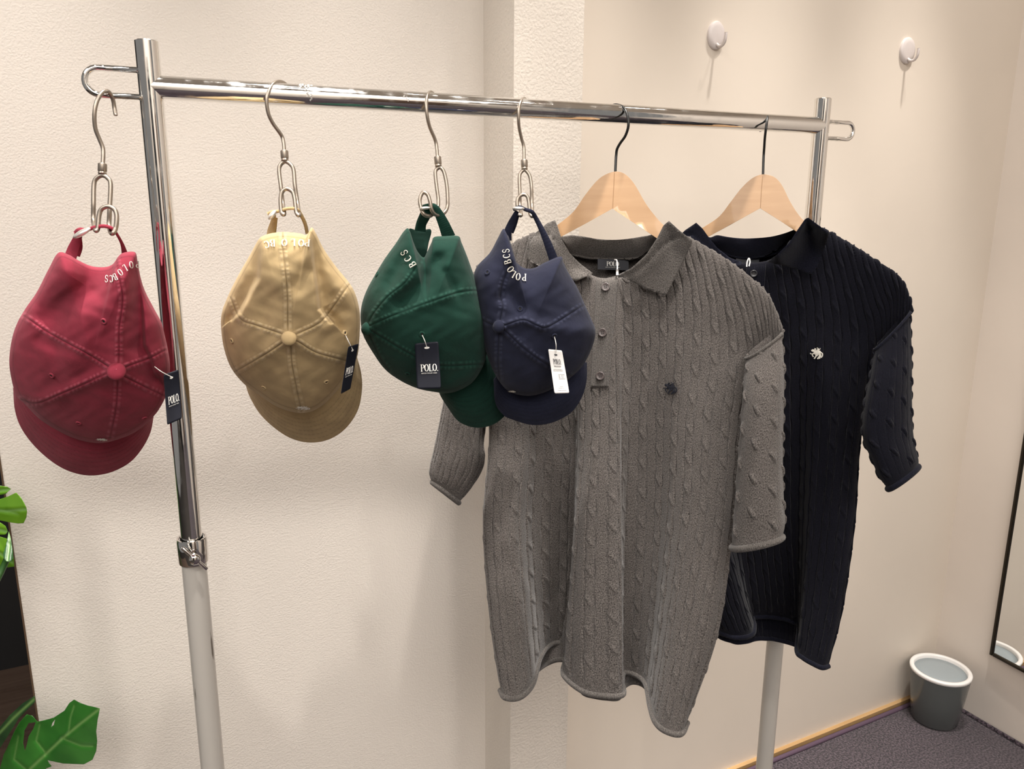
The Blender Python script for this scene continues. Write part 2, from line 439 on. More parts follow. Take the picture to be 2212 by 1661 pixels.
# ------------------------------------------------------------------ room
pc = P(2009, 1491, hitZ(np.array(2009.), np.array(1491.), 0.0))      # the floor corner behind the bin
YW, XR = float(pc[1]), float(pc[0])
def wallpt(px, py, y=None): 
    y = YW if y is None else y
    return P(px, py, hitY(np.array(float(px)), np.array(float(py)), y))
XL = float(wallpt(45, 1290)[0])                  # free left end of the partition
XP0 = float(wallpt(1046, 700)[0])                # where the pillar meets the wall
dP = hitX(np.array(1107.), np.array(700.), XP0); YP = float(P(1107, 700, dP)[1])
XP1 = float(wallpt(1248, 620, YP)[0])
ZC = 3.20
def sbox(name, lo, hi, m, kind='structure', parent=None):
    V, F = box_geo(lo, hi); o = link(name, V, F, m, parent, smooth=False)
    if parent is None: tag(o, kind=kind)
    return o
sbox('floor', (XL-.0, -3.2, -.05), (XR+.1, YW+.1, 0.0), M_carpet)
sbox('wall_back', (XL, YW, 0), (XP0+.02, YW+.10, ZC), M_wall)
sbox('wall_alcove', (XP0+.02, YW, 0), (XR+.1, YW+.10, ZC), M_smooth)
sbox('pillar', (XP0, YP, 0), (XP1, YW, ZC), M_pil)
sbox('wall_right', (XR, -1.4, 0), (XR+.1, YW, ZC), M_right)
sbox('ceiling', (XL-3.0, -3.2, ZC), (XR+.1, YW+3.2, ZC+.05), M_ceil)
sbox('wall_front', (XL-3.0, -3.3, 0), (XR+.1, -3.2, ZC), M_right)
sbox('dark_reflection_box', (-1.6, -3.2, 0), (-.35, -2.9, 2.3), M_dark)  # unseen black box, added to put dark streaks in the chrome
sbox('brown_reflection_box', (.9, -3.2, 0), (1.5, -2.9, 2.1), M_floorwood)  # unseen brown box, added as something for the chrome to reflect
# skirting strip of raw wood and the bound edge of the carpet
sbox('baseboard_back', (XP1, YW-.012, 0), (XR, YW, .013), M_cork)
V, F = tube_geo([(XP1, YW-.022, .004), ((XP1+XR)/2, YW-.024, .004), (XR-.01, YW-.022, .002)], .0065, 8)
tag(link('trim_1', V, F, M_bind), kind='structure')
V, F = tube_geo([(XR-.010, YW-.02, .003), (XR-.010, YW-1.2, .003)], .007, 8)
tag(link('trim_2', V, F, M_carpet), kind='structure')
sbox('trim_3', (XL-.0025, YW-.001, 0), (XL, YW+.101, ZC), mat('brown_edge_strip', (.10, .06, .035), .5))
# passage beyond the partition: plank floor and black panelled wall
pf = P(30, 1442, hitZ(np.array(30.), np.array(1442.), 0.0))
YB = float(pf[1])
fl = tag(link('floor_passage', *box_geo((XL-3.0, -3.2, -.06), (XL-.006, YB+.4, -.012)), mat('subfloor', (.02, .015, .012), .8), smooth=False), kind='structure')
y0 = YB
k = 0
pw = .14
while y0 > YW-1.2:
    for j, (xa, xb) in enumerate(((XL-1.9, XL-.75), (XL-.745, XL-.008)) if k % 2 else ((XL-1.9, XL-.35), (XL-.345, XL-.008))):
        V, F = box_geo((xa, y0-pw+.003, -.011), (xb, y0, -.0005*(k % 3)))
        link('plank', V, F, M_floorwood, fl, smooth=False)
    y0 -= pw; k += 1
sbox('wall_passage', (XL-3.0, YB, 0), (XL+1.2, YB+.1, ZC), M_dark)

# ------------------------------------------------------------------ garment rack
DL = FPX*.028/50.0
JL = P(325, 188, DL)
ZR = float(JL[2]); JR = P(1773, 272, hitZ(np.array(1773.), np.array(272.), ZR))
RD = (JR-JL)/np.linalg.norm(JR-JL); 
def rail_depth(px):
    """camera depth of the rail centre line seen at column px"""
    t = 0.5
    for _ in range(20):
        q = JL+(JR-JL)*t; v = q-CAM; z = v@F_; x = CX+FPX*(v@R_)/z
        q2 = JL+(JR-JL)*(t+1e-4); v2 = q2-CAM; x2 = CX+FPX*(v2@R_)/(v2@F_)
        t += (px-x)/((x2-x)/1e-4)
    q = JL+(JR-JL)*t; return float((q-CAM)@F_)
rack = thing('garment_rack', (float((JL[0]+JR[0])/2), float((JL[1]+JR[1])/2), 0), 'chrome clothes rail on two poles with white lower legs, in front of the wall', 'clothes rack')
rr = .0140
tl = P(317, 86, DL); topL = JL.copy(); topL[2] = float(P(318, 90, DL)[2])
topR = JR.copy(); topR[2] = float(P(1779, 212, (JR-CAM)@F_)[2])
collL = JL.copy()
def zat(J, py):  # height on a vertical pole seen at row py
    lo, hi = 0.0, 2.2
    for _ in range(50):
        m_ = (lo+hi)/2; q = np.array([J[0], J[1], m_]); v = q-CAM; y = CY-FPX*(v@U_)/(v@F_)
        if y > py: lo = m_
        else: hi = m_
    return lo
zc0, zc1 = zat(JL, 1212), zat(JL, 1160)
topL[2] = zat(JL, 88); topR[2] = zat(JR, 213)
for J, top in ((JL, topL), (JR, topR)):
    b = np.array([J[0], J[1], 0])
    prof = [(rr, zc0-.05), (rr, top[2]-.001), (rr-.0008, top[2]), (rr-.003, top[2]), (rr-.003, top[2]-.02), (.0005, top[2]-.02)]
    V, F = lathe_geo(b, prof, 48); sharp(link('upper_pole', V, F, M_chrome, rack), 30)
    V, F = lathe_geo(b, [(.0163, .06), (.0163, zc0+.002), (.0145, zc0+.002)], 48); sharp(link('lower_pole', V, F, M_pole, rack), 30)
    lz = [(.0165, zc0-.001), (.0195, zc0), (.0200, zc0+.002), (.0200, zc1-.003), (.0190, zc1), (.0168, zc1), (.0150, zc1-.006), (.0141, zc1-.006)]
    V, F = lathe_geo(b, lz, 48); c = sharp(link('collar', V, F, M_chromeb, rack), 30)
    # wing screw, pointing at the shopper
    toc = CAM-b; toc[2] = 0; toc /= np.linalg.norm(toc)
    side = np.cross([0, 0, 1.], toc)
    zk = (zc0+zc1)/2-.002
    k0 = b+np.array([0, 0, zk])
    toc2 = toc*math.cos(.05)+side*math.sin(.05)
    V1 = lathe_geo(k0+toc2*.018, [(.004, 0), (.004, .008), (.0068, .0085), (.0075, .011), (.0072, .016), (.005, .0178), (.0003, .018)], 24, toc2)
    dv = side*.62+np.array([0, 0, -.80]); dv /= np.linalg.norm(dv)
    kc = k0+toc2*.028
    V2 = tube_geo([kc-dv*.023, kc-dv*.0225, kc, kc+dv*.0225, kc+dv*.023], [.0022, .0026, .0026, .0026, .0022], 12)
    V, F = join([V1, V2]); link('wing_screw', V, F, M_chromeb, c)
    # foot, out of the picture
    tr = np.cross(RD, [0, 0, 1.])
    V, F = tube_geo([b-tr*.24+np.array([0, 0, .07]), b+tr*.24+np.array([0, 0, .07])], .015, 16); fb = link('foot_bar', V, F, M_chromeb, rack)
    for s in (-1, 1):
        cb = b+tr*.22*s+np.array([0, 0, .027])
        V, F = lathe_geo(cb-RD*.01, [(.001, 0), (.024, 0), (.027, .004), (.027, .016), (.024, .02), (.001, .02)], 24, RD); link('caster', V, F, M_rubber, fb)
V, F = tube_geo([JL, JL+RD*.02, JR-RD*.02, JR], rr, 48, cap=False); link('rail', V, F, M_chrome, rack)
b = np.array([JL[0], JL[1], .075]); b2 = np.array([JR[0], JR[1], .075])
V, F = tube_geo([b, b2], .014, 24); link('lower_rail', V, F, M_chromeb, rack)
# scuffed tape residue on the rail
def rail_mark(px, spans, wd):
    t = (rail_depth(px)); q0 = P(px, 200, t); s_ = float((q0-JL)@RD); up = np.array([0, 0, 1.]); fr_ = -np.cross(RD, up); fr_ = fr_ if fr_@(CAM-JL) > 0 else -fr_
    g = []
    for a0, a1, off in spans:
        an = np.radians(np.linspace(a0, a1, 8)); c = JL+RD*(s_+off)
        pts = [c+RD*(.0012*math.sin(i*1.7))+(rr+.0002)*(math.sin(a)*up+math.cos(a)*fr_) for i, a in enumerate(an)]
        g.append(tube_geo(pts, wd*(.6+.4*np.sin(np.linspace(.3, 2.9, 8))), 6))
    V, F = join(g); link('tape_residue', V, F, mat('dried_tape', (.55, .53, .50), .6), rack)
rail_mark(647, [(70, 30, 0), (72, 50, .003), (58, 20, .006), (66, 40, .010), (20, -10, .008), (5, -30, .012), (62, 54, .014)], .0011)
rail_mark(866, [(30, 10, 0), (22, 2, .003), (15, -5, .006)], .0005)
# hook loops at both ends
def loop3(J, zs, z2, out, dirv, r=.0038):
    rad = (zs-z2)/2; pts = [J*[1, 1, 0]+[0, 0, zs]+dirv*.012]
    pts.append(J*[1, 1, 0]+[0, 0, zs]+dirv*(out-rad))
    for a in np.linspace(90, -90, 15)[1:-1]:
        pts.append(J*[1, 1, 0]+dirv*(out-rad+rad*math.cos(math.radians(a)))+[0, 0, (zs+z2)/2+rad*math.sin(math.radians(a))])
    pts.append(J*[1, 1, 0]+[0, 0, z2]+dirv*(out-rad)); pts.append(J*[1, 1, 0]+[0, 0, z2]+dirv*.012)
    P3 = lin(np.array(pts), 60) if False else np.array(pts)
    V, F = tube_geo(P3, r, 12); link('end_loop', V, F, M_chrome, rack)
zl1, zl2 = zat(JL, 153), zat(JL, 211)
loop3(JL, zl1, zl2, .070, -RD)
zr1, zr2 = zat(JR, 262), zat(JR, 298)
loop3(JR, zr1, zr2, .074, RD)

# ------------------------------------------------------------------ cap hangers (traced wire, each at its own distance)
def wire(pts, d0): 
    a = np.array(pts, float); return P(a[:, 0], a[:, 1], d0+a[:, 2])
def cap_hanger(d0, hook, fer, back, label):
    base = P(fer[0][0], fer[0][1], d0)
    t = thing('cap_hanger', base, label, 'hanger', None)
    tube('hook', wire(hook, d0), .0024, M_nickel, t, 12, sm=70)
    (x0, y0), (x1, y1) = fer
    a, b = P(x0, y0, d0), P(x1, y1, d0); ax = (b-a)/np.linalg.norm(b-a); l = np.linalg.norm(b-a)
    V, F = lathe_geo(a, [(.0024, 0), (.0044, .0002), (.0050, .001), (.0050, l*.72), (.0043, l*.80), (.0046, l*.86), (.0048, l*.95), (.004, l*1.05), (.0024, l*1.06)], 28, ax)
    sharp(link('ferrule', V, F, M_nickel, t), 35)
    tube('loop', wire(back, d0), .0026, M_nickel, t, 12, closed=True, sm=150)
    return t
def loop_pts(top, bl, fl_, ftop, fr, br, f=-.024):
    """closed wire: top -> back left leg -> bend -> front left -> front arch -> front right -> bend -> back right"""
    def mid2(a, b): return (b[0]+(a[0]-b[0])*.72, b[1]+(a[1]-b[1])*.30)
    o = [(*top, 0)]+[(*p, 0) for p in bl]
    o += [(x, y, f) for x, y in fl_]+[(*mid2(fl_[-1], ftop), f), (*ftop, f), (*mid2(fr[0], ftop), f)]+[(x, y, f) for x, y in fr]+[(*p, 0) for p in br]
    return o
dB = rail_depth(238)-.0
dB = float((JL-RD*.058-CAM)@F_)
dK, dG, dN = rail_depth(610), rail_depth(930), rail_depth(1130)
cap_hanger(dB, [(250, 249, .012), (247, 232, .012), (243, 212, .008), (233, 197, 0), (220, 201, -.008), (209, 220, -.012), (204, 247, -.012), (206, 277, -.008), (215, 301, -.003), (222, 319, 0), (223, 336, 0), (222, 355, 0)],
           ((221.5, 353), (221, 376)),
           loop_pts((221, 379), [(208, 386), (203, 399), (202, 440), (202, 478)], [(206, 497), (211, 494), (214, 466)], (233, 446), [(252, 466), (250, 492), (242, 505)], [(236, 490), (237, 450), (239, 399), (233, 385)]),
           'brushed steel cap hanger on the end loop left of the pole, above the burgundy cap')
cap_hanger(dK, [(625, 226, .028), (627, 205, .028), (619, 184, .018), (603, 176, 0), (589, 183, -.014), (579, 202, -.020), (576, 220, -.020), (580, 246, -.016), (590, 267, -.010), (603, 285, -.004), (610, 297, 0), (613, 312, 0), (614, 328, 0)],
           ((614, 325), (615.5, 348)),
           loop_pts((616, 349), [(606, 356), (603, 370), (607, 405), (611, 440)], [(614, 462), (608, 458), (606, 430)], (619, 408), [(636, 428), (640, 458), (646, 464)], [(643, 440), (637, 400), (634, 367), (627, 355)]),
           'brushed steel cap hanger holding the khaki cap')
cap_hanger(dG, [(945, 236, .026), (944, 216, .024), (937, 204, .012), (929.5, 199, 0), (923, 208, -.014), (921, 228, -.018), (923, 252, -.016), (928.5, 275, -.010), (938, 297, -.003), (942, 310, 0), (944, 325, 0), (945, 340, 0)],
           ((945, 338), (947, 360)),
           [(948.5, 362, 0), (941, 369, 0), (941, 385, 0), (944, 410, 0), (947, 436, 0), (944, 452, -.004), (930, 466, -.016), (916, 463, -.024), (908.5, 446, -.024), (907, 430, -.024), (914, 416, -.024), (924, 421, -.024), (929, 436, -.024), (933, 455, -.022), (943, 465, -.014), (958, 461, -.004), (966, 448, 0), (967, 430, 0), (965, 400, 0), (960, 375, 0), (955, 365, 0)],
           'brushed steel cap hanger turned sideways, holding the green cap')
cap_hanger(dN, [(1146, 246, .026), (1145, 230, .024), (1138, 218, .012), (1131, 213, 0), (1125, 220, -.014), (1121, 234, -.018), (1120, 258, -.016), (1122, 279, -.010), (1127, 301, -.003), (1131, 315, 0), (1132, 330, 0), (1132, 347, 0)],
           ((1132.3, 345), (1133, 366)),
           loop_pts((1133, 367), [(1125, 373), (1122, 385), (1123, 420), (1123, 445)], [(1126, 464), (1120, 462), (1117, 438)], (1131, 420), [(1142, 436), (1145, 462), (1151, 466)], [(1149, 445), (1148, 405), (1145, 383), (1140, 373)]),
           'brushed steel cap hanger in front of the pillar, holding the navy cap')

# ------------------------------------------------------------------ caps
def build_cap(sp, m):
    D0 = sp['d']; Cc = np.array(sp['c'], float); Wd = sp.get('bulge', .062); Wb = sp.get('back', .045)
    out = catmull(sp['outline'], 900, True)
    th = np.arctan2(out[:, 1]-Cc[1], out[:, 0]-Cc[0]); rad = np.hypot(out[:, 0]-Cc[0], out[:, 1]-Cc[1])
    TT = np.linspace(-np.pi, np.pi, 1441)
    o = np.argsort(th); RR = np.interp(TT, th[o], rad[o], period=2*np.pi)
    tx, ty = sp.get('tilt', (0, 0))
    B = np.array(sp['button'], float)
    seams = [catmull(np.array(s, float), 30) for s in sp['seams']]
    def base(p):
        q = p-Cc; a = np.arctan2(q[:, 1], q[:, 0]); r = np.hypot(q[:, 0], q[:, 1]); R = np.interp(a, TT, RR); n = r/R
        return a, R, n
    def feat(p, n):
        h = np.zeros(len(p)); fade = np.clip(1-np.clip(n, 0, 1)**10, 0, 1)
        for line, wdt, amp in sp.get('ridges', []):
            d, s, t = polydist(p, line); tl_ = np.sum(np.linalg.norm(np.diff(np.array(line, float), axis=0), axis=1))
            h += amp*(.62 if amp > 0 else 1.0)*np.exp(-(d/(wdt*1.15))**2)
        for line, wdt, amp in sp.get('steps', []):   # positive amp: side on the right hand of the line is sunk
            d, s, t = polydist(p, line); f = np.exp(-(d/(wdt*7))**2)
            h -= amp*(.5+.5*np.tanh(s*d/wdt))*f
        return h*fade
    def depth(p, fine=False):
        a, R, n = base(p); nn = np.clip(n, 0, 1)
        wv = Wd*(1-nn**2.05)**.5
        dd = D0+tx*(p[:, 0]-Cc[0])+ty*(p[:, 1]-Cc[1])-wv-feat(p, n)
        if fine:
            fade = np.clip(1-nn**14, 0, 1)
            for s in seams:
                d, sd, t = polydist(p, s)
                puck = .35*np.sin(t*.55+np.sin(t*.13)*2)
                dd += fade*(.0008*np.exp(-(d/1.3)**2) - .0009*(.75+1.1*puck)*np.exp(-((d-5)/3.0)**2)*(sd != 0))
            dd += fade*.0007*(np.sin(p[:, 0]*.11+np.sin(p[:, 1]*.07)*2)*np.sin(p[:, 1]*.09+p[:, 0]*.03))
        return dd
    N, M = 560, 120
    ang = np.linspace(-np.pi, np.pi, N, endpoint=False); R = np.interp(ang, TT, RR)
    s = np.r_[.0004, np.linspace(0.008, 1, M-1)]; n = np.sin(s*np.pi/2)
    pts = Cc+(n[:, None]*R[None])[..., None]*np.stack([np.cos(ang), np.sin(ang)], -1)[None]
    pp = pts.reshape(-1, 2); dd = depth(pp, True)
    # sides running back to the opening
    Kb = 22; q = np.linspace(0, 1, Kb+1)[1:]
    nb = 1-sp.get('tuck', .10)*q**2
    ptb = Cc+(nb[:, None]*R[None])[..., None]*np.stack([np.cos(ang), np.sin(ang)], -1)[None]
    drim = D0+tx*(ptb[..., 0]-Cc[0])+ty*(ptb[..., 1]-Cc[1])
    db = drim+Wb*q[:, None]
    allp = np.vstack([pp, ptb.reshape(-1, 2)]); alld = np.r_[dd, db.ravel()]
    V = P(allp[:, 0], allp[:, 1], alld); F = gridfaces(M+Kb, N, True, True)
    wear = np.zeros((len(allp), 2)); nn = np.r_[np.repeat(n, N), np.ones(N*Kb)]
    for sm_ in seams:
        d, sd, t = polydist(allp, sm_)
        wear[:, 0] += .55*(.5+.5*np.sin(t*.55+np.sin(t*.13)*2))*np.exp(-((d-5.5)/3)**2)
        wear[:, 1] += .60*np.exp(-(d/1.0)**2)
        wear[:, 1] += .30*np.exp(-((d-10.5)/.8)**2)*(np.sin(t*1.6) > -.2)
    # stitched rim
    wear[:, 1] += .35*np.exp(-((nn-.955)/.006)**2); wear[:, 0] += .18*np.exp(-((nn-.99)/.02)**2)
    wear = np.clip(wear, 0, 1)
    loc = P(Cc[0], Cc[1], D0)
    root = thing('baseball_cap', loc, sp['label'], 'cap', 'caps hanging on the rack')
    sc_ = D0/FPX
    link('crown', V, F, m, root, uv=allp*sc_*[1, -1], wear=wear)
    # button
    bd = float(depth(B[None])[0]); br = sp['br']*sc_
    nrm = sp.get('bn', (0, 0))
    bc = P(B[0], B[1], bd+.001); ax = -F_+R_*nrm[0]+U_*nrm[1]; ax /= np.linalg.norm(ax)
    V_, F2 = lathe_geo(bc, [(br*.9, -.001), (br*1.0, .0012), (br*.96, .003), (br*.8, .005), (br*.5, .0064), (br*.2, .007), (.0002, .0071)], 32, ax)
    link('button', V_, F2, m, root, uv=np.zeros((len(V_), 2)), wear=np.zeros((len(V_), 2)))
    # eyelets
    for ex, ey in sp['eyelets']:
        ed = float(depth(np.array([[ex, ey]]))[0])
        e1 = np.array([[ex+6, ey], [ex-6, ey], [ex, ey+6], [ex, ey-6]]); de = depth(e1)
        a1 = P(*e1[0], de[0])-P(*e1[1], de[1]); a2 = P(*e1[3], de[3])-P(*e1[2], de[2]); nz = np.cross(a1, a2); nz /= np.linalg.norm(nz)
        c0 = P(ex, ey, ed-.0005)
        r1 = 4.6*sc_
        V1, F1 = lathe_geo(c0, [(r1*1.35, -.001), (r1*1.3, .0009), (r1, .0014), (r1*.62, .0008), (r1*.42, -.0002)], 20, nz)
        e = link('eyelet', V1, F1, m, root, uv=np.zeros((len(V1), 2)), wear=np.tile([.12, .0], (len(V1), 1)))
        V1, F1 = lathe_geo(c0+nz*.0004, [(.0001, 0), (r1*.5, .0001)], 16, nz); link('eyelet_hole', V1, F1, M_hole, e)
    # brim
    bo = catmull(sp['brim'], 160)
    aa = np.arctan2(bo[:, 1]-Cc[1], bo[:, 0]-Cc[0]); a0, a1 = aa[0], aa[-1]
    a0u = a0 if a0 > a1 else a0+2*np.pi
    ai = np.linspace(a0u, a1, 160); ai2 = (ai+np.pi) % (2*np.pi)-np.pi
    Ri = np.interp(ai2, TT, RR)*.93
    inn = Cc+Ri[:, None]*np.stack([np.cos(ai), np.sin(ai)], 1)
    u = np.linspace(-1, 1, 160); vv = np.linspace(0, 1, 70)
    pb = inn[None]*(1-vv[:, None, None])+bo[None]*vv[:, None, None]
    d_ = D0+.012+Wb*.5+sp.get('bz', .03)*vv[:, None]+sp.get('bc', .03)*(u[None]**2)*(.3+.7*vv[:, None])-.012*np.sin(vv[:, None]*np.pi)*(1-u[None]**2)
    d_ = d_+tx*(pb[..., 0]-Cc[0])+ty*(pb[..., 1]-Cc[1])
    row = np.abs((vv*9.0) % 1-.5); st_ = np.exp(-((row-.5)/.10)**2)*(vv > .25)*(vv < .99)
    d_ = d_+.0005*st_[:, None]
    fb = pb.reshape(-1, 2); Vt = P(fb[:, 0], fb[:, 1], d_.ravel()); Vb = P(fb[:, 0], fb[:, 1], d_.ravel()+.0035)
    nR, nC = 70, 160; F1 = gridfaces(nR, nC); F2 = gridfaces(nR, nC, flip=True)+nR*nC
    ed = [(r*nC) for r in range(nR)]; bord = list(range(nC))+[r*nC+nC-1 for r in range(1, nR)]+[(nR-1)*nC+c for c in range(nC-2, -1, -1)]+[r*nC for r in range(nR-2, 0, -1)]
    F3 = np.array([[bord[i], bord[(i+1) % len(bord)], bord[(i+1) % len(bord)]+nR*nC, bord[i]+nR*nC] for i in range(len(bord))])
    wr = np.zeros((len(fb), 2)); wr[:, 1] = np.repeat(st_*.35, nC)*(np.tile(np.sin(np.arange(nC)*1.9) > -.5, nR)); wr = np.vstack([wr, wr*0])
    link('brim', np.vstack([Vt, Vb]), np.vstack([F1, F2, F3]), m, root, uv=np.vstack([fb, fb])*sc_*[1, -1], wear=wr)
    # straps
    for band in sp['straps']:
        pth = catmull(np.array(band['p'], float), 46); band_geo('strap', pth, D0+band.get('dd', 0), m, root)
    if 'inner' in sp:
        po, dz = sp['inner']
        sheet('inner_rim', catmull(po, 40, True), lambda v: np.full(len(v), D0+dz), .003, m, root, 6, tintfn=lambda p: np.tile([0, .5], (len(p), 1)))  # whole inner rim mixed to a darker colour
    cx_, cy_, lx, ly, an, dz = sp['clasp']
    ca, sa = math.cos(math.radians(an)), math.sin(math.radians(an))
    th_ = np.linspace(0, 2*np.pi, 40, endpoint=False)
    ol = np.stack([cx_+lx*np.cos(th_)*ca-ly*np.sin(th_)*sa, cy_+lx*np.cos(th_)*sa+ly*np.sin(th_)*ca], 1)
    def cf(v):
        q = v-[cx_, cy_]; xx = (q[:, 0]*ca+q[:, 1]*sa)/lx; yy = (-q[:, 0]*sa+q[:, 1]*ca)/ly
        return D0+dz-.004*np.sqrt(np.clip(1-xx**2-yy**2, 0, 1))
    sheet('clasp', ol, cf, .003, M_clasp, root, 3)
    # embroidery
    if 'letters' in sp:
        tx_, anc = sp['letters']
        write('lettering', tx_, on_letters(anc, 15.5, lambda q: depth(q), sp.get('lsx', .62)), M_thread, root)
    if 'emb' in sp: emblem('embroidery', *sp['emb'][:2], sp['emb'][2], depth, M_thread, root, sp['emb'][3])
    # swing tag
    tg = sp['tag']; cr = np.array(tg['corners'], float)   # tl, tr, br, bl
    td = min(float(depth(cr).min()), float(depth(cr.mean(0)[None])[0]))-.006+tg.get('dd', 0)
    tsl = tg.get('sl', 0.0)
    def q2p(p2):   # card coords 0..1, y up from the bottom
        u_, v_ = p2[:, :1], 1-p2[:, 1:2]
        return (cr[0]*(1-u_)+cr[1]*u_)*(1-v_)+(cr[3]*(1-u_)+cr[2]*u_)*v_
    def card(p2, lift):
        p = q2p(p2); dz_ = td+tsl*(p2[:, 0]-.5)+.004*np.sin(p2[:, 1]*3.0)
        return P(p[:, 0], p[:, 1], dz_-lift)
    gu, gv = np.meshgrid(np.linspace(0, 1, 15), np.linspace(0, 1, 27)); g = np.stack([gu.ravel(), gv.ravel()], 1)
    # rounded corners
    gg = g.copy(); asp = np.linalg.norm(cr[3]-cr[0])/np.linalg.norm(cr[1]-cr[0]); rc = .09
    for i in range(len(gg)):
        x, y = gg[i]; dx = min(x, 1-x); dy = min(y, 1-y)*asp
        if dx < rc and dy < rc:
            ex_, ey_ = rc-dx, rc-dy; l = math.hypot(ex_, ey_)
            mx = max(ex_, ey_)
            k_ = mx/l if l > 0 else 1
            nx, ny = rc-ex_*k_, rc-ey_*k_
            gg[i] = [nx if x < .5 else 1-nx, (ny/asp) if y < .5 else 1-ny/asp]
    Vt, Vb = card(gg, 0), card(gg, -.0007)
    F1 = gridfaces(27, 15); F2 = gridfaces(27, 15, flip=True)+len(g)
    nC, nR = 15, 27; bord = list(range(nC))+[r*nC+nC-1 for r in range(1, nR)]+[(nR-1)*nC+c for c in range(nC-2, -1, -1)]+[r*nC for r in range(nR-2, 0, -1)]
    F3 = np.array([[bord[i], bord[(i+1) % len(bord)], bord[(i+1) % len(bord)]+nR*nC, bord[i]+nR*nC] for i in range(len(bord))])
    white = tg.get('white', False)
    t = link('hang_tag', np.vstack([Vt, Vb]), np.vstack([F1, F2, F3]), M_whitetag if white else M_blacktag, root)
    tag(t, 'white card hang tag' if white else 'black card hang tag')
    ink = M_inkd if white else M_ink
    if white:
        write('print', 'POLO.', on_line('POLO.', card, .24, .665, .56, .125), ink, t)
        write('print', 'BRITISH COUNTRY SPIRIT', on_line('BRITISH COUNTRY SPIRIT', card, .26, .615, .48, .018), ink, t)
        geos = []
        for (x0_, x1_, y_) in ((.17, .80, .545), (.15, .82, .515), (.40, .68, .155), (.33, .70, .115), (.25, .84, .065)):
            x = x0_
            while x < x1_:
                l = random.uniform(.02, .05); yy = y_+random.uniform(-.003, .003)
                geos.append(strip_geo([(x, yy), (min(x+l, x1_), yy)], .010, lambda p, lf: card(p, .0005+lf), 0)); x += l+.014
        for bx in ([(.45, .33), (.88, .33), (.88, .43), (.45, .43), (.45, .33)], [(.52, .35), (.52, .42)], [(.49, .36), (.52, .42), (.56, .36), (.49, .36)], [(.62, .40), (.82, .40)], [(.62, .36), (.82, .36)]):
            geos.append(strip_geo(lin(np.array(bx, float), 24), .008, lambda p, lf: card(p, .0005+lf), 0))
        V_, F_l = join(geos); link('print', V_, F_l, ink, t)
    else:
        write('print', 'POLO.', on_line('POLO.', card, .19, .375, .74, .155), ink, t)
        write('print', 'BRITISH COUNTRY SPIRIT', on_line('BRITISH COUNTRY SPIRIT', card, .21, .325, .66, .022), ink, t)
    hl = np.stack([.5+.11*np.cos(th_[::2]), (.885+.022*np.sin(th_[::2]))], 1)
    Vh = card(hl, .0006); link('punched_hole', Vh, [list(range(len(Vh)))], M_ink if not white else M_inkd, t, smooth=False)
    sx, sy = sp['string'][0]; s0 = P(sx, sy, float(depth(np.array([[sx, sy]]))[0])-.0005)
    s1 = card(np.array([[.5, .90]]), .0012)[0]
    mid_ = (s0+s1)/2+ -F_*.006+R_*.001
    tube('string', np.array([s0, mid_, s1]), .00055, M_string, root, 6, sm=14)
    return root, depth
def band_geo(name, pth, D0, m, parent):
    """webbing: rows (px, py, ddepth, width px, thickness in depth m)"""
    p = pth[:, :2]; t = np.gradient(p, axis=0); t /= np.linalg.norm(t, axis=1)[:, None]; nn = np.stack([-t[:, 1], t[:, 0]], 1)
    sec = [(-1, -.6), (-.9, -1), (.9, -1), (1, -.6), (1, .6), (.9, 1), (-.9, 1), (-1, .6)]
    V = []
    for i in range(len(p)):
        for a, b in sec:
            q = p[i]+nn[i]*a*pth[i, 3]/2; V.append(P(q[0], q[1], D0+pth[i, 2]+b*pth[i, 4]/2))
    V = np.array(V); F = [list(f) for f in gridfaces(len(p), 8, True, True)]+[list(range(8)), [(len(p)-1)*8+j for j in range(8)][::-1]]
    uvp = np.repeat(np.c_[np.zeros(len(p)), np.arange(len(p))*.001], 8, axis=0)
    return link(name, V, F, m, parent, uv=uvp, wear=np.zeros((len(V), 2)))

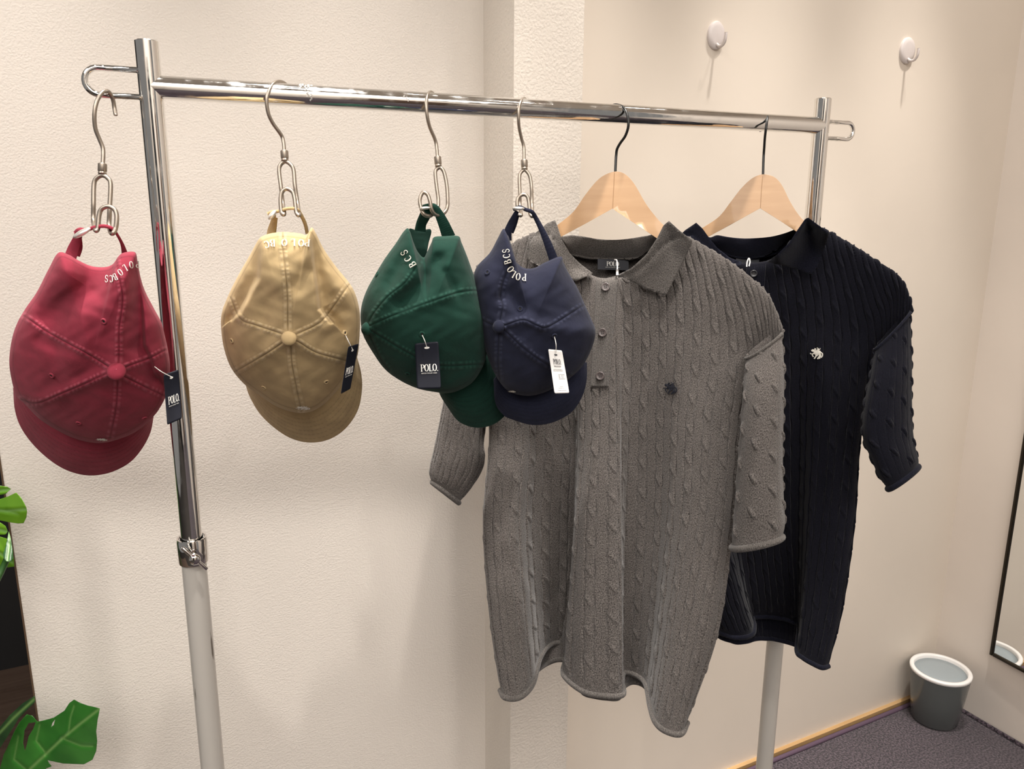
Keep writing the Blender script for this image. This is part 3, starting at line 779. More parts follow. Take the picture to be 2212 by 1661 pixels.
build_cap(dict(d=dB-.005, c=(200, 770), bulge=.072, back=.05, tilt=(0, .00038),
    label='burgundy baseball cap hanging left of the chrome pole', button=(252.5, 803), br=18, bn=(.15, .25),
    outline=[(126, 546), (150, 551), (167, 561), (195, 574), (223, 577), (243, 571), (257, 552), (270, 545), (292, 545), (297, 564), (304, 600), (314, 630), (332, 665), (349, 697), (355, 721), (362, 752), (367, 787), (365, 815), (360, 830), (360, 850), (349, 875), (332, 899), (297, 930), (258, 948), (216, 957), (174, 951), (132, 934), (87, 906), (56, 875), (35, 853), (24, 815), (20, 777), (26, 731), (38, 696), (56, 665), (80, 630), (105, 581)],
    seams=[[(252, 803), (192, 766), (140, 738), (98, 714), (52, 682)], [(252, 803), (256.6, 784), (257, 724), (258, 703), (265, 648), (258, 600), (252, 560)], [(252, 803), (276, 791), (324, 773), (358, 755)], [(252, 803), (272, 815), (314, 836), (356, 855)], [(252, 803), (254, 822), (251, 881), (237, 948)], [(252, 803), (232, 806), (182, 829), (133, 850), (80, 871), (45, 862)]],
    ridges=[([(252, 803), (256, 740), (262, 690), (280, 640), (290, 570)], 14, .010), ([(252, 803), (180, 829), (120, 855), (60, 868)], 13, .010), ([(252, 803), (320, 775)], 16, .006), ([(115, 680), (190, 620), (200, 580)], 30, -.018), ([(90, 735), (120, 748)], 16, -.007), ([(150, 790), (185, 745)], 18, .006)],
    steps=[([(356, 832), (334, 805), (327, 777), (312, 745), (307, 655), (298, 564)], 4, .016)],
    eyelets=[(224.5, 694), (111.7, 811), (170, 913.6), (312, 903)],
    brim=[(28, 838), (32, 885), (45, 923), (73, 962), (112, 997), (150, 1018), (192, 1027), (237, 1021), (279, 1000), (307, 969), (325, 934), (332, 900)], bz=.04, bc=.03,
    straps=[dict(p=[(152, 556, .01, 27, .003), (158, 538, .008, 25, .003), (166, 518, .002, 20, .003), (170, 505, -.004, 18, .003)]),
            dict(p=[(166, 553, .018, 14, .003), (172, 535, .016, 13, .003), (172, 515, .01, 10, .003)]),
            dict(p=[(163, 506, -.004, 14, .004), (172, 499, -.008, 15, .006), (187, 497, -.010, 9, .012), (205, 491, -.012, 8, .016), (225, 488.5, -.013, 8, .018), (243, 494, -.012, 7, .018), (255, 510, -.004, 6, .017), (264, 528, .008, 8, .015), (270, 550, .02, 14, .01)])],
    clasp=(177, 503, 22, 7, -28, -.018), letters=('POLO BCS', [(297, 571, -1, .1), (284, 572, -1, .2), (270, 579, -1, .55), (260, 588, -1, .7), (0, 0, 1, 0), (249, 598, -1, .5), (240, 602, -1, .1), (230, 602, -1, -.1)]),
    emb=(220, 950, 12, .25), string=[(334, 792)], tag=dict(corners=[(353, 809), (386, 798), (393, 904), (361, 918)], dd=-.006, sl=.012)), M_burg)

build_cap(dict(d=dK-.004, lsx=.92, c=(625, 715), bulge=.072, back=.05, tilt=(0, .00038),
    label='khaki baseball cap hanging alone on the rail, seen straight onto its top button', button=(624.8, 731), br=15.5, bn=(0, .1),
    outline=[(569, 509), (590, 503), (617, 501), (647, 504), (663, 507), (672, 491), (681, 501), (699, 537), (726, 576), (753, 609), (766, 631), (775, 661), (778, 691), (776, 736), (772, 769), (759, 793), (741, 826), (717, 856), (690, 880), (663, 891), (633, 890), (596, 877), (560, 853), (527, 829), (500, 796), (485, 757), (478, 715), (479, 676), (494, 636), (515, 594), (539, 552), (558, 518)],
    seams=[[(625, 731), (622, 715), (620.6, 630), (611.5, 540), (611, 500)], [(625, 731), (608, 721), (554, 703), (519, 688), (497, 640)], [(625, 731), (642, 721), (681, 703), (706, 681), (755, 613)], [(625, 731), (608, 742), (572, 766), (502, 806)], [(625, 731), (645, 739), (687, 763), (765, 783)], [(625, 731), (628, 748), (631, 787), (640, 835), (651, 888)]],
    ridges=[([(625, 731), (572, 766), (510, 800)], 15, .007), ([(625, 731), (687, 762), (750, 780)], 15, .007), ([(562, 520), (558, 600), (520, 675)], 12, .006), ([(665, 515), (681, 594), (692, 667)], 12, .006), ([(640, 620), (665, 585)], 16, -.006), ([(590, 650), (570, 685)], 22, -.006), ([(600, 600), (650, 660)], 24, .004), ([(625, 731), (631, 787), (650, 880)], 10, .003), ([(720, 640), (740, 670)], 14, -.006), ([(505, 700), (490, 760)], 16, -.008), ([(735, 690), (700, 710)], 10, .006)],
    steps=[([(500, 690), (518, 675), (558, 600), (563, 505)], 4, .020), ([(668, 500), (681, 594), (690, 667), (716, 694)], 4, .022)],
    eyelets=[(500.8, 736), (745, 719), (570, 837), (705, 824.6)],
    brim=[(529, 826), (539, 856), (560, 892), (590, 922), (627, 946), (668, 956), (711, 949), (747, 925), (773, 886), (782, 841), (780, 805), (771, 770)], bz=.045, bc=.035,
    straps=[dict(p=[(583, 512, .012, 16, .003), (585, 496, .008, 14, .003), (590, 478, .0, 11, .003), (592, 464, -.006, 9, .003)]),
            dict(p=[(592, 508, .02, 8, .003), (594, 490, .014, 8, .003), (596, 470, .006, 8, .003)]),
            dict(p=[(578, 463, -.008, 9, .004), (590, 458, -.010, 9, .008), (603, 456, -.012, 7, .014), (622, 450.5, -.014, 7, .018), (641, 452, -.012, 7, .018), (650, 464, -.004, 8, .016), (659, 483, .008, 8, .014), (664, 505, .02, 8, .01)])],
    clasp=(588, 464, 13, 6, -50, -.02), letters=('POLO BC', [(664, 524.5, -1, -.1), (651, 524.5, -1, 0), (633, 523.6, -1, 0), (614.6, 523.6, -1, 0), (0, 0, 1, 0), (589, 525, -1, .05), (576, 528, -1, .3)]),
    emb=(655, 882, 15, .3), string=[(745.5, 722)], tag=dict(corners=[(752, 749), (775, 742), (757, 840), (736, 851)], dd=-.004, sl=.025)), M_khaki)

build_cap(dict(d=dG-.004, lsx=.8, c=(925, 690), bulge=.068, back=.042, tilt=(.00012, .00022),
    label='dark green baseball cap turned to the right, black tag on its side', button=(794, 710.6), br=14, bn=(-.8, .1),
    outline=[(883, 494), (892, 520), (902, 543), (915, 556), (923, 543), (932, 524), (938, 512), (961, 510), (990, 510), (997, 524), (1010, 556), (1023, 592), (1036, 624), (1049, 660), (1057, 693), (1056, 735), (1049, 774), (1039, 800), (1020, 826), (994, 842), (968, 849), (941, 847), (902, 839), (863, 821), (831, 797), (805, 761), (785, 725), (779, 693), (781, 660), (792, 627), (811, 592), (831, 559), (854, 527), (872, 500)],
    seams=[[(794, 710), (802, 702), (870, 673), (935, 650), (994, 631), (1038, 627)], [(794, 710), (824, 728), (886, 764), (948, 789), (1046, 786)], [(794, 710), (797, 696), (808, 676), (838, 640), (877, 608), (909, 560)], [(794, 710), (799, 724), (821, 772), (840, 800)]],
    ridges=[([(794, 712), (838, 640), (877, 608)], 14, .008), ([(945, 560), (915, 610), (870, 655)], 16, -.012), ([(962, 590), (985, 630)], 10, -.006), ([(985, 520), (1020, 620), (1040, 690)], 14, .005), ([(794, 712), (870, 675), (990, 632)], 12, .005), ([(870, 560), (840, 610)], 12, -.006), ([(880, 740), (960, 720), (1030, 700)], 40, .006), ([(930, 830), (1000, 780)], 30, -.005)],
    steps=[], eyelets=[(815, 592), (911.7, 722), (880.5, 807.5)],
    brim=[(945, 835), (952, 856), (968, 881), (987, 907), (1010, 920), (1036, 924), (1065, 917), (1090, 898), (1102, 868), (1099, 832), (1085, 793), (1068, 767), (1050, 745)], bz=.02, bc=.015,
    inner=([(884, 494), (905, 499), (931, 496), (926, 525), (917, 560), (900, 548), (889, 520)], .03),
    straps=[dict(p=[(908, 500, .022, 24, .003), (910, 484, .016, 22, .003), (918, 466, .004, 24, .003), (925, 448, -.004, 26, .003)]),
            dict(p=[(899, 498, .014, 7, .004), (903, 480, .006, 7, .004), (911, 462, -.006, 8, .004)]),
            dict(p=[(914, 446, -.008, 8, .010), (925, 443, -.012, 7, .014), (938, 447, -.012, 14, .008), (948, 462, -.008, 19, .004), (959, 485, .0, 24, .003), (970, 513, .012, 29, .003)])],
    clasp=(918, 449.5, 12, 3.6, -4, -.026), letters=('BCS', [(891, 571.7, -.5, -.86), (881, 558.7, -.55, -.83), (873, 546, -.45, -.89)]),
    string=[(912, 723.6)], tag=dict(corners=[(896, 742), (947, 737.5), (953, 839), (901, 840)], sl=-.004)), M_green)

build_cap(dict(d=dN-.040, lsx=.72, c=(1150, 705), bulge=.062, back=.032, tilt=(.00008, .00016),
    label='navy baseball cap half in front of the grey shirt, white tag on its side', button=(1078.7, 705.6), br=13.5, bn=(-.5, .2),
    outline=[(1088, 494), (1100, 514), (1104, 543), (1112, 562), (1130, 578), (1153, 579), (1179, 566), (1211, 554), (1217, 566), (1228, 589), (1247, 621), (1263, 657), (1276, 686), (1286, 712), (1283, 738), (1270, 771), (1253, 797), (1228, 819), (1201, 836), (1169, 850), (1140, 855), (1110, 850), (1088, 836), (1065, 800), (1045, 745), (1031, 690), (1024, 630), (1027, 582), (1058, 546), (1075, 515)],
    seams=[[(1079, 705), (1080, 691), (1086, 660), (1081, 637), (1090, 600), (1106, 565)], [(1079, 705), (1093, 702), (1130, 691), (1160, 703), (1182, 707), (1228, 680), (1266, 655)], [(1079, 705), (1094, 717), (1130, 751), (1175, 783), (1235, 812)], [(1079, 705), (1078, 719), (1076, 774), (1080, 830)], [(1079, 705), (1060, 700), (1040, 690)]],
    ridges=[([(1182, 709), (1230, 716), (1285, 712)], 16, .009), ([(1079, 705), (1130, 692), (1165, 704)], 10, .008), ([(1105, 640), (1125, 660)], 20, -.010), ([(1150, 640), (1200, 600)], 34, .006), ([(1100, 580), (1085, 640)], 10, -.008), ([(1060, 560), (1045, 640), (1062, 690)], 16, .006), ([(1094, 717), (1175, 783)], 10, .005), ([(1200, 770), (1260, 740)], 20, .003)],
    steps=[], eyelets=[(1053, 588.6), (1123.5, 667), (1197.7, 725.7)],
    brim=[(1066, 820), (1070, 870), (1088, 897), (1112, 908), (1143, 917), (1175, 917), (1208, 907), (1237, 888), (1257, 858), (1267, 823), (1268, 784)], bz=.004, bc=.012,
    straps=[dict(p=[(1097, 520, .016, 17, .004), (1097, 502, .010, 17, .004), (1103, 485, .004, 15, .004), (1110, 470, -.004, 12, .004), (1117, 456, -.008, 9, .006)]),
            dict(p=[(1105, 503, .02, 9, .004), (1112, 485, .014, 9, .004), (1118, 465, .004, 8, .004)]),
            dict(p=[(1108, 453, -.008, 8, .008), (1122, 447, -.012, 7, .016), (1136, 453, -.012, 8, .016), (1149, 458, -.010, 9, .014), (1158, 472, -.004, 10, .008), (1172, 500, .0, 13, .005), (1184, 528, .006, 17, .004), (1197, 563, .014, 20, .003)])],
    clasp=(1120, 450, 13, 4, 2, -.028), letters=('POLO BCS', [(1132.6, 599, -1, -.02), (1119.6, 597.6, -1, -.15), (1108.5, 592, -.85, -.5), (1103, 582, -.6, -.8), (0, 0, 1, 0), (1096.5, 566, -.3, -.95), (1094, 553, -.12, -1), (1092.6, 542, -.1, -1)]),
    emb=(1106, 846, 8, .3), string=[(1197.7, 727)], tag=dict(corners=[(1184, 754), (1214, 757), (1230, 849), (1198, 850)], white=True, sl=.004)), M_navyc)

# ------------------------------------------------------------------ knitted polo shirts
def cable(u, v, side=1.0, Pp=.027, Lc=.046, leaf=1.0):
    """cable-knit relief in metres: twin wavy grooves with slanting crossings"""
    c = np.floor(u/Pp); x = u-(c+.5)*Pp; ph = (c % 2)*Lc*.5
    vv = np.mod(v+ph, Lc)-Lc/2
    hw = .0062+.0007*np.cos(2*np.pi*vv/Lc)
    h = .0007*np.exp(-(x/.0052)**4)*side
    h -= side*.0036*np.exp(-np.abs((np.abs(x)-hw)/.00085)**1.6)*(.75+.25*np.cos(2*np.pi*vv/Lc))
    g = np.exp(-(vv/.0072)**4)
    h += leaf*.0016*g*np.exp(-((x+.35*vv)/.0042)**2)
    h -= leaf*.0007*g*np.exp(-((x+.55*vv-.0036)/.0009)**2)
    h -= leaf*.0017*g*np.exp(-((x+.55*vv+.0036)/.0009)**2)
    return h
def interp_grid(G, nr, nc):
    """G[row][col] of (px,py,d) -> fine grid; smooth in both directions"""
    G = np.asarray(G, float); R, K, _ = G.shape
    cols = np.stack([catmull(G[:, k], nr) for k in range(K)], 1)
    return np.stack([catmull(cols[r], nc) for r in range(nr)], 0)
def knit_surface(name, fine, m, parent, uoff=0, amp=1.0, side=1.0, leaf=.75, flip=False, wrap=False, mask=None, P_=.027, urow=.55):
    nr, nc, _ = fine.shape
    W = P(fine[..., 0], fine[..., 1], fine[..., 2])
    rr_ = int(nr*urow); du = np.linalg.norm(np.diff(W[rr_], axis=0), axis=1); U = np.r_[0, np.cumsum(du)]
    dv = np.linalg.norm(np.diff(W, axis=0), axis=2); Vv = np.vstack([np.zeros(nc), np.cumsum(dv, 0)])
    Vv = Vv[-1:, :]-Vv; Vm = Vv*.5+.5*Vv.mean(1, keepdims=True)
    if wrap: UU = np.broadcast_to(U[None]-U[-1]/2+uoff, (nr, nc))
    else:
        c0 = int(nc*.52); da = np.linalg.norm(np.diff(W, axis=1), axis=2); A_ = np.concatenate([np.zeros((nr, 1)), np.cumsum(da, 1)], 1)
        A_ = A_-A_[:, c0:c0+1]; i0 = int(nr*.47); UU = A_.copy(); UU[i0:] = A_[i0]; UU = UU+uoff
    gu = np.gradient(W, axis=1); gv = np.gradient(W, axis=0); N_ = np.cross(gu, gv); N_ /= np.linalg.norm(N_, axis=2)[..., None]+1e-12
    toc = CAM-W; s = np.sign(np.sum(N_*toc, axis=2)); 
    if not wrap: N_ *= (np.sign(np.median(s)))
    else: N_ *= np.sign(np.median((N_*toc).sum(2)[:, nc//4-12:nc//4+12]))
    h = cable(UU, Vm, side, P_, .046, leaf)*amp
    if mask is not None: h = h*mask(fine, UU, Vv)
    Wd = W+N_*h[..., None]
    return link(name, Wd.reshape(-1, 3), gridfaces(nr, nc, False, flip), m, parent, uv=np.stack([UU, Vm], -1).reshape(-1, 2)), W, N_
def dense(W, k=1): return W
def lerp(a, b, t): return a+(b-a)*t
class Near:
    """depth of a garment surface below a pixel"""
    def __init__(s, fine): f = fine[::3, ::3].reshape(-1, 3); s.f = f
    def __call__(s, p):
        p = np.atleast_2d(np.asarray(p, float)); out = np.empty(len(p))
        for i in range(0, len(p), 400):
            q = p[i:i+400]; d = ((q[:, None, :]-s.f[None, :, :2])**2).sum(2); k = np.argpartition(d, 6, axis=1)[:, :6]
            ww = 1/(np.take_along_axis(d, k, 1)+2.0); out[i:i+400] = (s.f[k, 2]*ww).sum(1)/ww.sum(1)
        return out
def rolled_edge(name, line3, r, m, parent, squash=1.0):
    V, F = tube_geo(line3, r, 12); arc_ = np.r_[0, np.cumsum(np.linalg.norm(np.diff(line3, axis=0), axis=1))]
    uv = np.stack([np.repeat(arc_, 12), np.tile(np.arange(12)*.002, len(line3))], 1)
    return link(name, V, F, m, parent, uv=uv)
def button3(c, nz, r, m, parent, name='button'):
    V, F = lathe_geo(c, [(r*.96, -.001), (r, .0006), (r*.98, .0016), (r*.86, .0022), (r*.66, .0015), (r*.60, .0013), (r*.2, .0013), (.0001, .0013)], 32, nz)
    b = link(name, V, F, m, parent)
    u = np.cross(nz, [0, 0, 1.]); u /= np.linalg.norm(u); v = np.cross(nz, u); g = []
    for a in range(4):
        an = math.radians(45+90*a+12); q = c+r*.28*(math.cos(an)*u+math.sin(an)*v)+nz*.00145
        g.append(lathe_geo(q, [(r*.12, 0), (.00005, .0001)], 10, nz))
    V, F = join(g); link('thread_hole', V, F, M_hole, b); return b

def polo(sp):
    m, mr = sp['m'], sp['rib']
    root = thing('polo_shirt', P(*sp['base']), sp['label'], 'shirt', 'polo shirts on wooden hangers')
    rows = sp['rows']; backs_ = sp['backs'][:1]+[.022]+sp['backs'][1:]          # list of rows: each list of (px, py); last row is the hem
    K = len(rows[0]); R = len(rows)
    dl, dr = sp['dl'], sp['dr']          # shoulder depths, left and right
    hem = np.array(rows[-1], float)
    if 'hemd' in sp: hd = np.interp(np.arange(K), *sp['hemd'])
    else: hd = hitZ(hem[:, 0], hem[:, 1], sp['zhem'])
    tk = np.linspace(0, 1, K); hb = lerp(hd[0], hd[-1], tk); 
    hb = np.polyval(np.polyfit(tk, hd, 1), tk)
    amp = sp['amp']; G = []
    for r in range(R):
        row = np.array(rows[r], float)
        top = dl+(dr-dl)*(row[:, 0]-sp['xl'])/(sp['xr']-sp['xl'])
        s = r/(R-1); base_ = lerp(top, hb, sp['blend'][r])
        d = base_+amp[r]*(hd-hb)
        bow = sp['bow'][r]*np.sin(np.pi*np.clip(tk, 0, 1))**.6
        if r == 0: d = d+.006
        d = d-bow
        G.append(np.c_[row, d])
        if r == 0: G.append(np.c_[row+[0, 13], d-.018])
    fine = interp_grid(G, 470, 620)
    # top row: keep the neckline crisp
    pk = sp['placket']   # (xl_top, y_top, xr_top, xl_bot, y_bot, xr_bot)
    def pmask(f, UU, VV):
        x, y = f[..., 0], f[..., 1]; t = np.clip((y-pk[1])/(pk[4]-pk[1]), -.3, 1)
        xl = pk[0]+(pk[3]-pk[0])*t; xr = pk[2]+(pk[5]-pk[2])*t
        a = 1/(1+np.exp(-(x-xl+14)/2)); b = 1/(1+np.exp(-(xr+6-x)/2)); inn = a*b*(y < pk[4]+2)
        return (1-inn)*np.clip((VV-.010)/.004, 0, 1)
    fo, Wf, Nf = knit_surface('front_panel', fine, m, root, sp.get('uoff', 0), sp.get('camp', 1.0), mask=pmask)
    near = Near(fine)
    rolled_edge('hem', Wf[-1]+Nf[-1]*.0005, .0042, mr, root)
    # armhole and side seams as thin rolled lines
    # back panel
    bh = np.array(sp['backhem'], float); nb = len(bh)
    bhp = lin(bh, K)
    bd = hitZ(bhp[:, 0], bhp[:, 1], sp['zhem']+sp['backdz'])
    Gb = []
    for r in range(R+1):
        g = np.array(G[r]).copy(); s = backs_[r]
        if r == R:
            gb = np.c_[bhp, np.maximum(bd, np.interp(bhp[:, 0], np.sort(hem[:, 0]), hd[np.argsort(hem[:, 0])])+.012)]
        else:
            x = g[:, 0]; xs = lerp(x[0]+4, x[-1]-4, np.linspace(0, 1, K)); o = np.argsort(x); ys = np.interp(xs, x[o], g[o, 1]); base_ = np.interp(xs, x[o], g[o, 2]); sm_ = np.polyval(np.polyfit(np.linspace(0, 1, K), base_, 2), np.linspace(0, 1, K))
            if r == 1: base_ = base_+.018; sm_ = sm_+.018
            ncx, ncw = (sp['neckback'][0][0]+sp['neckback'][-1][0])/2, (sp['neckback'][-1][0]-sp['neckback'][0][0])/2
            nb_ = .052*np.exp(-((xs-ncx)/ncw)**4)*[1, 1, .3, 0, 0, 0, 0, 0][r]
            gb = np.c_[xs, ys, np.maximum(base_, sm_)+s*np.sin(np.pi*np.linspace(0, 1, K))**.5+.001+nb_]
            if r <= 1:
                nk = sp['neckback']; yn = np.interp(xs, [q[0] for q in nk], [q[1] for q in nk], left=1e9, right=1e9)
                gb[:, 1] = np.where(yn < 1e8, yn+13*r, gb[:, 1])
        Gb.append(gb)
    finb = interp_grid(Gb, 240, 260); nearb = Near(finb)
    bo, Wb_, Nb = knit_surface('back_panel', finb, m, root, 0, .8)
    rolled_edge('hem', Wb_[-1], .0040, mr, root)
    # sleeves
    for sl in sp['sleeves']:
        rws = sl['rows']; A = catmull([a+b+(d, t) for a, b, d, t in rws], 210)
        nth = 230; th_ = np.linspace(0, 2*np.pi, nth)
        ring = []
        for q in A:
            x0, y0_, x1, y1, d, t = q
            c_ = (np.cos(th_)+1)/2
            x = x0+(x1-x0)*(1-c_); y = y0_+(y1-y0_)*(1-c_)+sl.get('sag', 0)*np.sin(th_)*-1
            dd = d+sl.get('sk', 0)*(x-(x0+x1)/2)-t*np.sign(np.sin(th_))*np.abs(np.sin(th_))**.75
            ring.append(np.stack([x, y, dd], 1))
        ring = np.array(ring)
        so, Ws, Ns = knit_surface('sleeve', ring, m, root, sl.get('uoff', 0), sp.get('camp', 1)*1.0, side=sl.get('side', .15), leaf=sl.get('leaf', 1.5), wrap=True, flip=sl.get('flip', False),
                                  mask=lambda f, UU, VV: np.clip((VV-.010)/.004, 0, 1), P_=sl.get('P', .024), urow=.5)
        rolled_edge('cuff', Ws[-1], .0046, mr, so)
        rolled_edge('armhole_seam', Ws[2][5:nth//2-5]+Ns[2][5:nth//2-5]*.001, .0022, mr, so)
    # collar
    off = sp['coff']
    for leafp in sp['collar']:
        f = leafp['fold']; 
        def cdep(v, leafp=leafp):
            d0 = near(v)-off
            dist, _, _ = polydist(v, leafp['foldline'])
            d1 = leafp['fd']+(v[:, 0]-leafp['foldline'][0][0])*leafp.get('fk', 0)
            k_ = np.exp(-(dist/leafp.get('fw', 34))**1.5)
            return d0*(1-k_)+d1*k_+.0025*np.cos(np.clip(dist/10, 0, 3.14))
        ol = lin(np.array(leafp['outline']+[leafp['outline'][0]], float), 90)[:-1]
        sheet('collar_leaf', ol, cdep, .003, mr, root, 5)
    bc_ = sp['backcollar']
    top = catmull(bc_['top'], 60); bot = catmull(bc_['bot'], 60); rws_ = 16; Vs = []; 
    bfit = np.polyval(np.polyfit(bot[:, 0]-1400, nearb(bot), 4), bot[:, 0]-1400)
    for i in range(rws_):
        t = i/(rws_-1); q = top*(1-t)+bot*t; Vs.append(P(q[:, 0], q[:, 1], bfit-.004-.012*(1-t)-.004*np.sin(t*3.14)))
    Vf = np.vstack(Vs); Vb_ = Vf+F_*.003+np.array([0, 0, 0]); n_ = len(Vf)
    F1 = gridfaces(rws_, 60); F2 = gridfaces(rws_, 60, flip=True)+n_
    bord = list(range(60))+[r*60+59 for r in range(1, rws_)]+[(rws_-1)*60+c for c in range(58, -1, -1)]+[r*60 for r in range(rws_-2, 0, -1)]
    F3 = np.array([[bord[i], bord[(i+1) % len(bord)], bord[(i+1) % len(bord)]+n_, bord[i]+n_] for i in range(len(bord))])
    uvb = np.stack([np.tile(np.arange(60)*.0026, rws_), np.repeat(np.arange(rws_)*.003, 60)], 1)
    link('collar_band', np.vstack([Vf, Vb_]), np.vstack([F1, F2, F3]), mr, root, uv=np.vstack([uvb, uvb]))
    rolled_edge('neck_seam', Vs[-1]-F_*.001, .0019, mr, root)
    # placket: upper layer of vertical ribs
    pn = []
    for i in range(90):
        t = i/89; y = lerp(pk[1], pk[4], t); xl = lerp(pk[0], pk[3], t); xr = lerp(pk[2], pk[5], t)
        xx = np.linspace(xl, xr, 56); yy = y-4*np.clip(1-t*9, 0, 1)*np.sin(np.linspace(0, 3.14, 56)) if False else np.full(56, y)+pk[6]*(np.linspace(0, 1, 56)-.0)*(1-t)
        dd = near(np.stack([xx, yy], 1))-.0035+.0007*np.cos(np.linspace(0, 1, 56)*2*np.pi*11)
        dd[0] += .003; dd[-1] += .004
        if i == 89: dd = dd+.003
        pn.append(P(xx, yy, dd))
    Vp = np.vstack(pn); uvp = np.stack([np.tile(np.linspace(0, .035, 56), 90), np.repeat(np.linspace(0, .15, 90), 56)], 1)
    link('placket', Vp, gridfaces(90, 56), mr, root, uv=uvp)
    for bx, by in sp['buttons']:
        d = float(near([[bx, by]])[0])-.0045; e = np.array([[bx+8, by], [bx-8, by], [bx, by+8], [bx, by-8]]); de = near(e)
        a1 = P(*e[0], de[0])-P(*e[1], de[1]); a2 = P(*e[3], de[3])-P(*e[2], de[2]); nz = np.cross(a1, a2); nz /= np.linalg.norm(nz)
        nz = nz-F_*.6; nz /= np.linalg.norm(nz)
        button3(P(bx, by, d), nz, sp['br'], sp['mb'], root)
    emblem('emblem', *sp['emb'], near, sp['mt'], root, 1.0, .0042)
    if 'neck' in sp:
        x0, y0_, x1, y1, d, k_ = sp['neck']
        def card(p2, lift):
            x = x0+(x1-x0)*p2[:, 0]; y = y1+(y0_-y1)*p2[:, 1]+sp['nslope']*(p2[:, 0]-.5)
            return P(x, y, np.full(len(x), lab_d)+lab_k*(p2[:, 0]-.5)-lift)
        e_ = nearb([[x0, (y0_+y1)/2], [(x0+x1)/2, (y0_+y1)/2], [x1, (y0_+y1)/2]]); lab_d = float(e_.min())-.010; lab_k = float(e_[2]-e_[0])*.5
        g = np.array([(a, b) for b in np.linspace(0, 1, 6) for a in np.linspace(0, 1, 12)]); Vt = card(g, 0); Vb2 = card(g, -.0008)
        F1 = gridfaces(6, 12); F2 = gridfaces(6, 12, flip=True)+72
        nl = link('neck_label', np.vstack([Vt, Vb2]), np.vstack([F1, F2]), M_label, root)
        if sp['nw']:
            write('print', 'POLO', on_line('POLO', card, .29, .36, .40, .42), M_ink, nl)
            write('print', 'BRITISH COUNTRY SPIRIT', on_line('BRITISH COUNTRY SPIRIT', card, .25, .20, .48, .07), M_ink, nl)
        q = sp['pin']; a = np.array(q, float)
        tube('tag_pin', P(a[:, 0], a[:, 1], a[:, 2]), .0011, M_whitepl, root, 8, sm=24)
        if sp['nw']: tube('pin_clip', P(a[-1:, 0].repeat(2), a[-1, 1]+np.array([-2, 10.]), a[-1:, 2].repeat(2)), .0020, M_whitepl, root, 10)
    return root, near

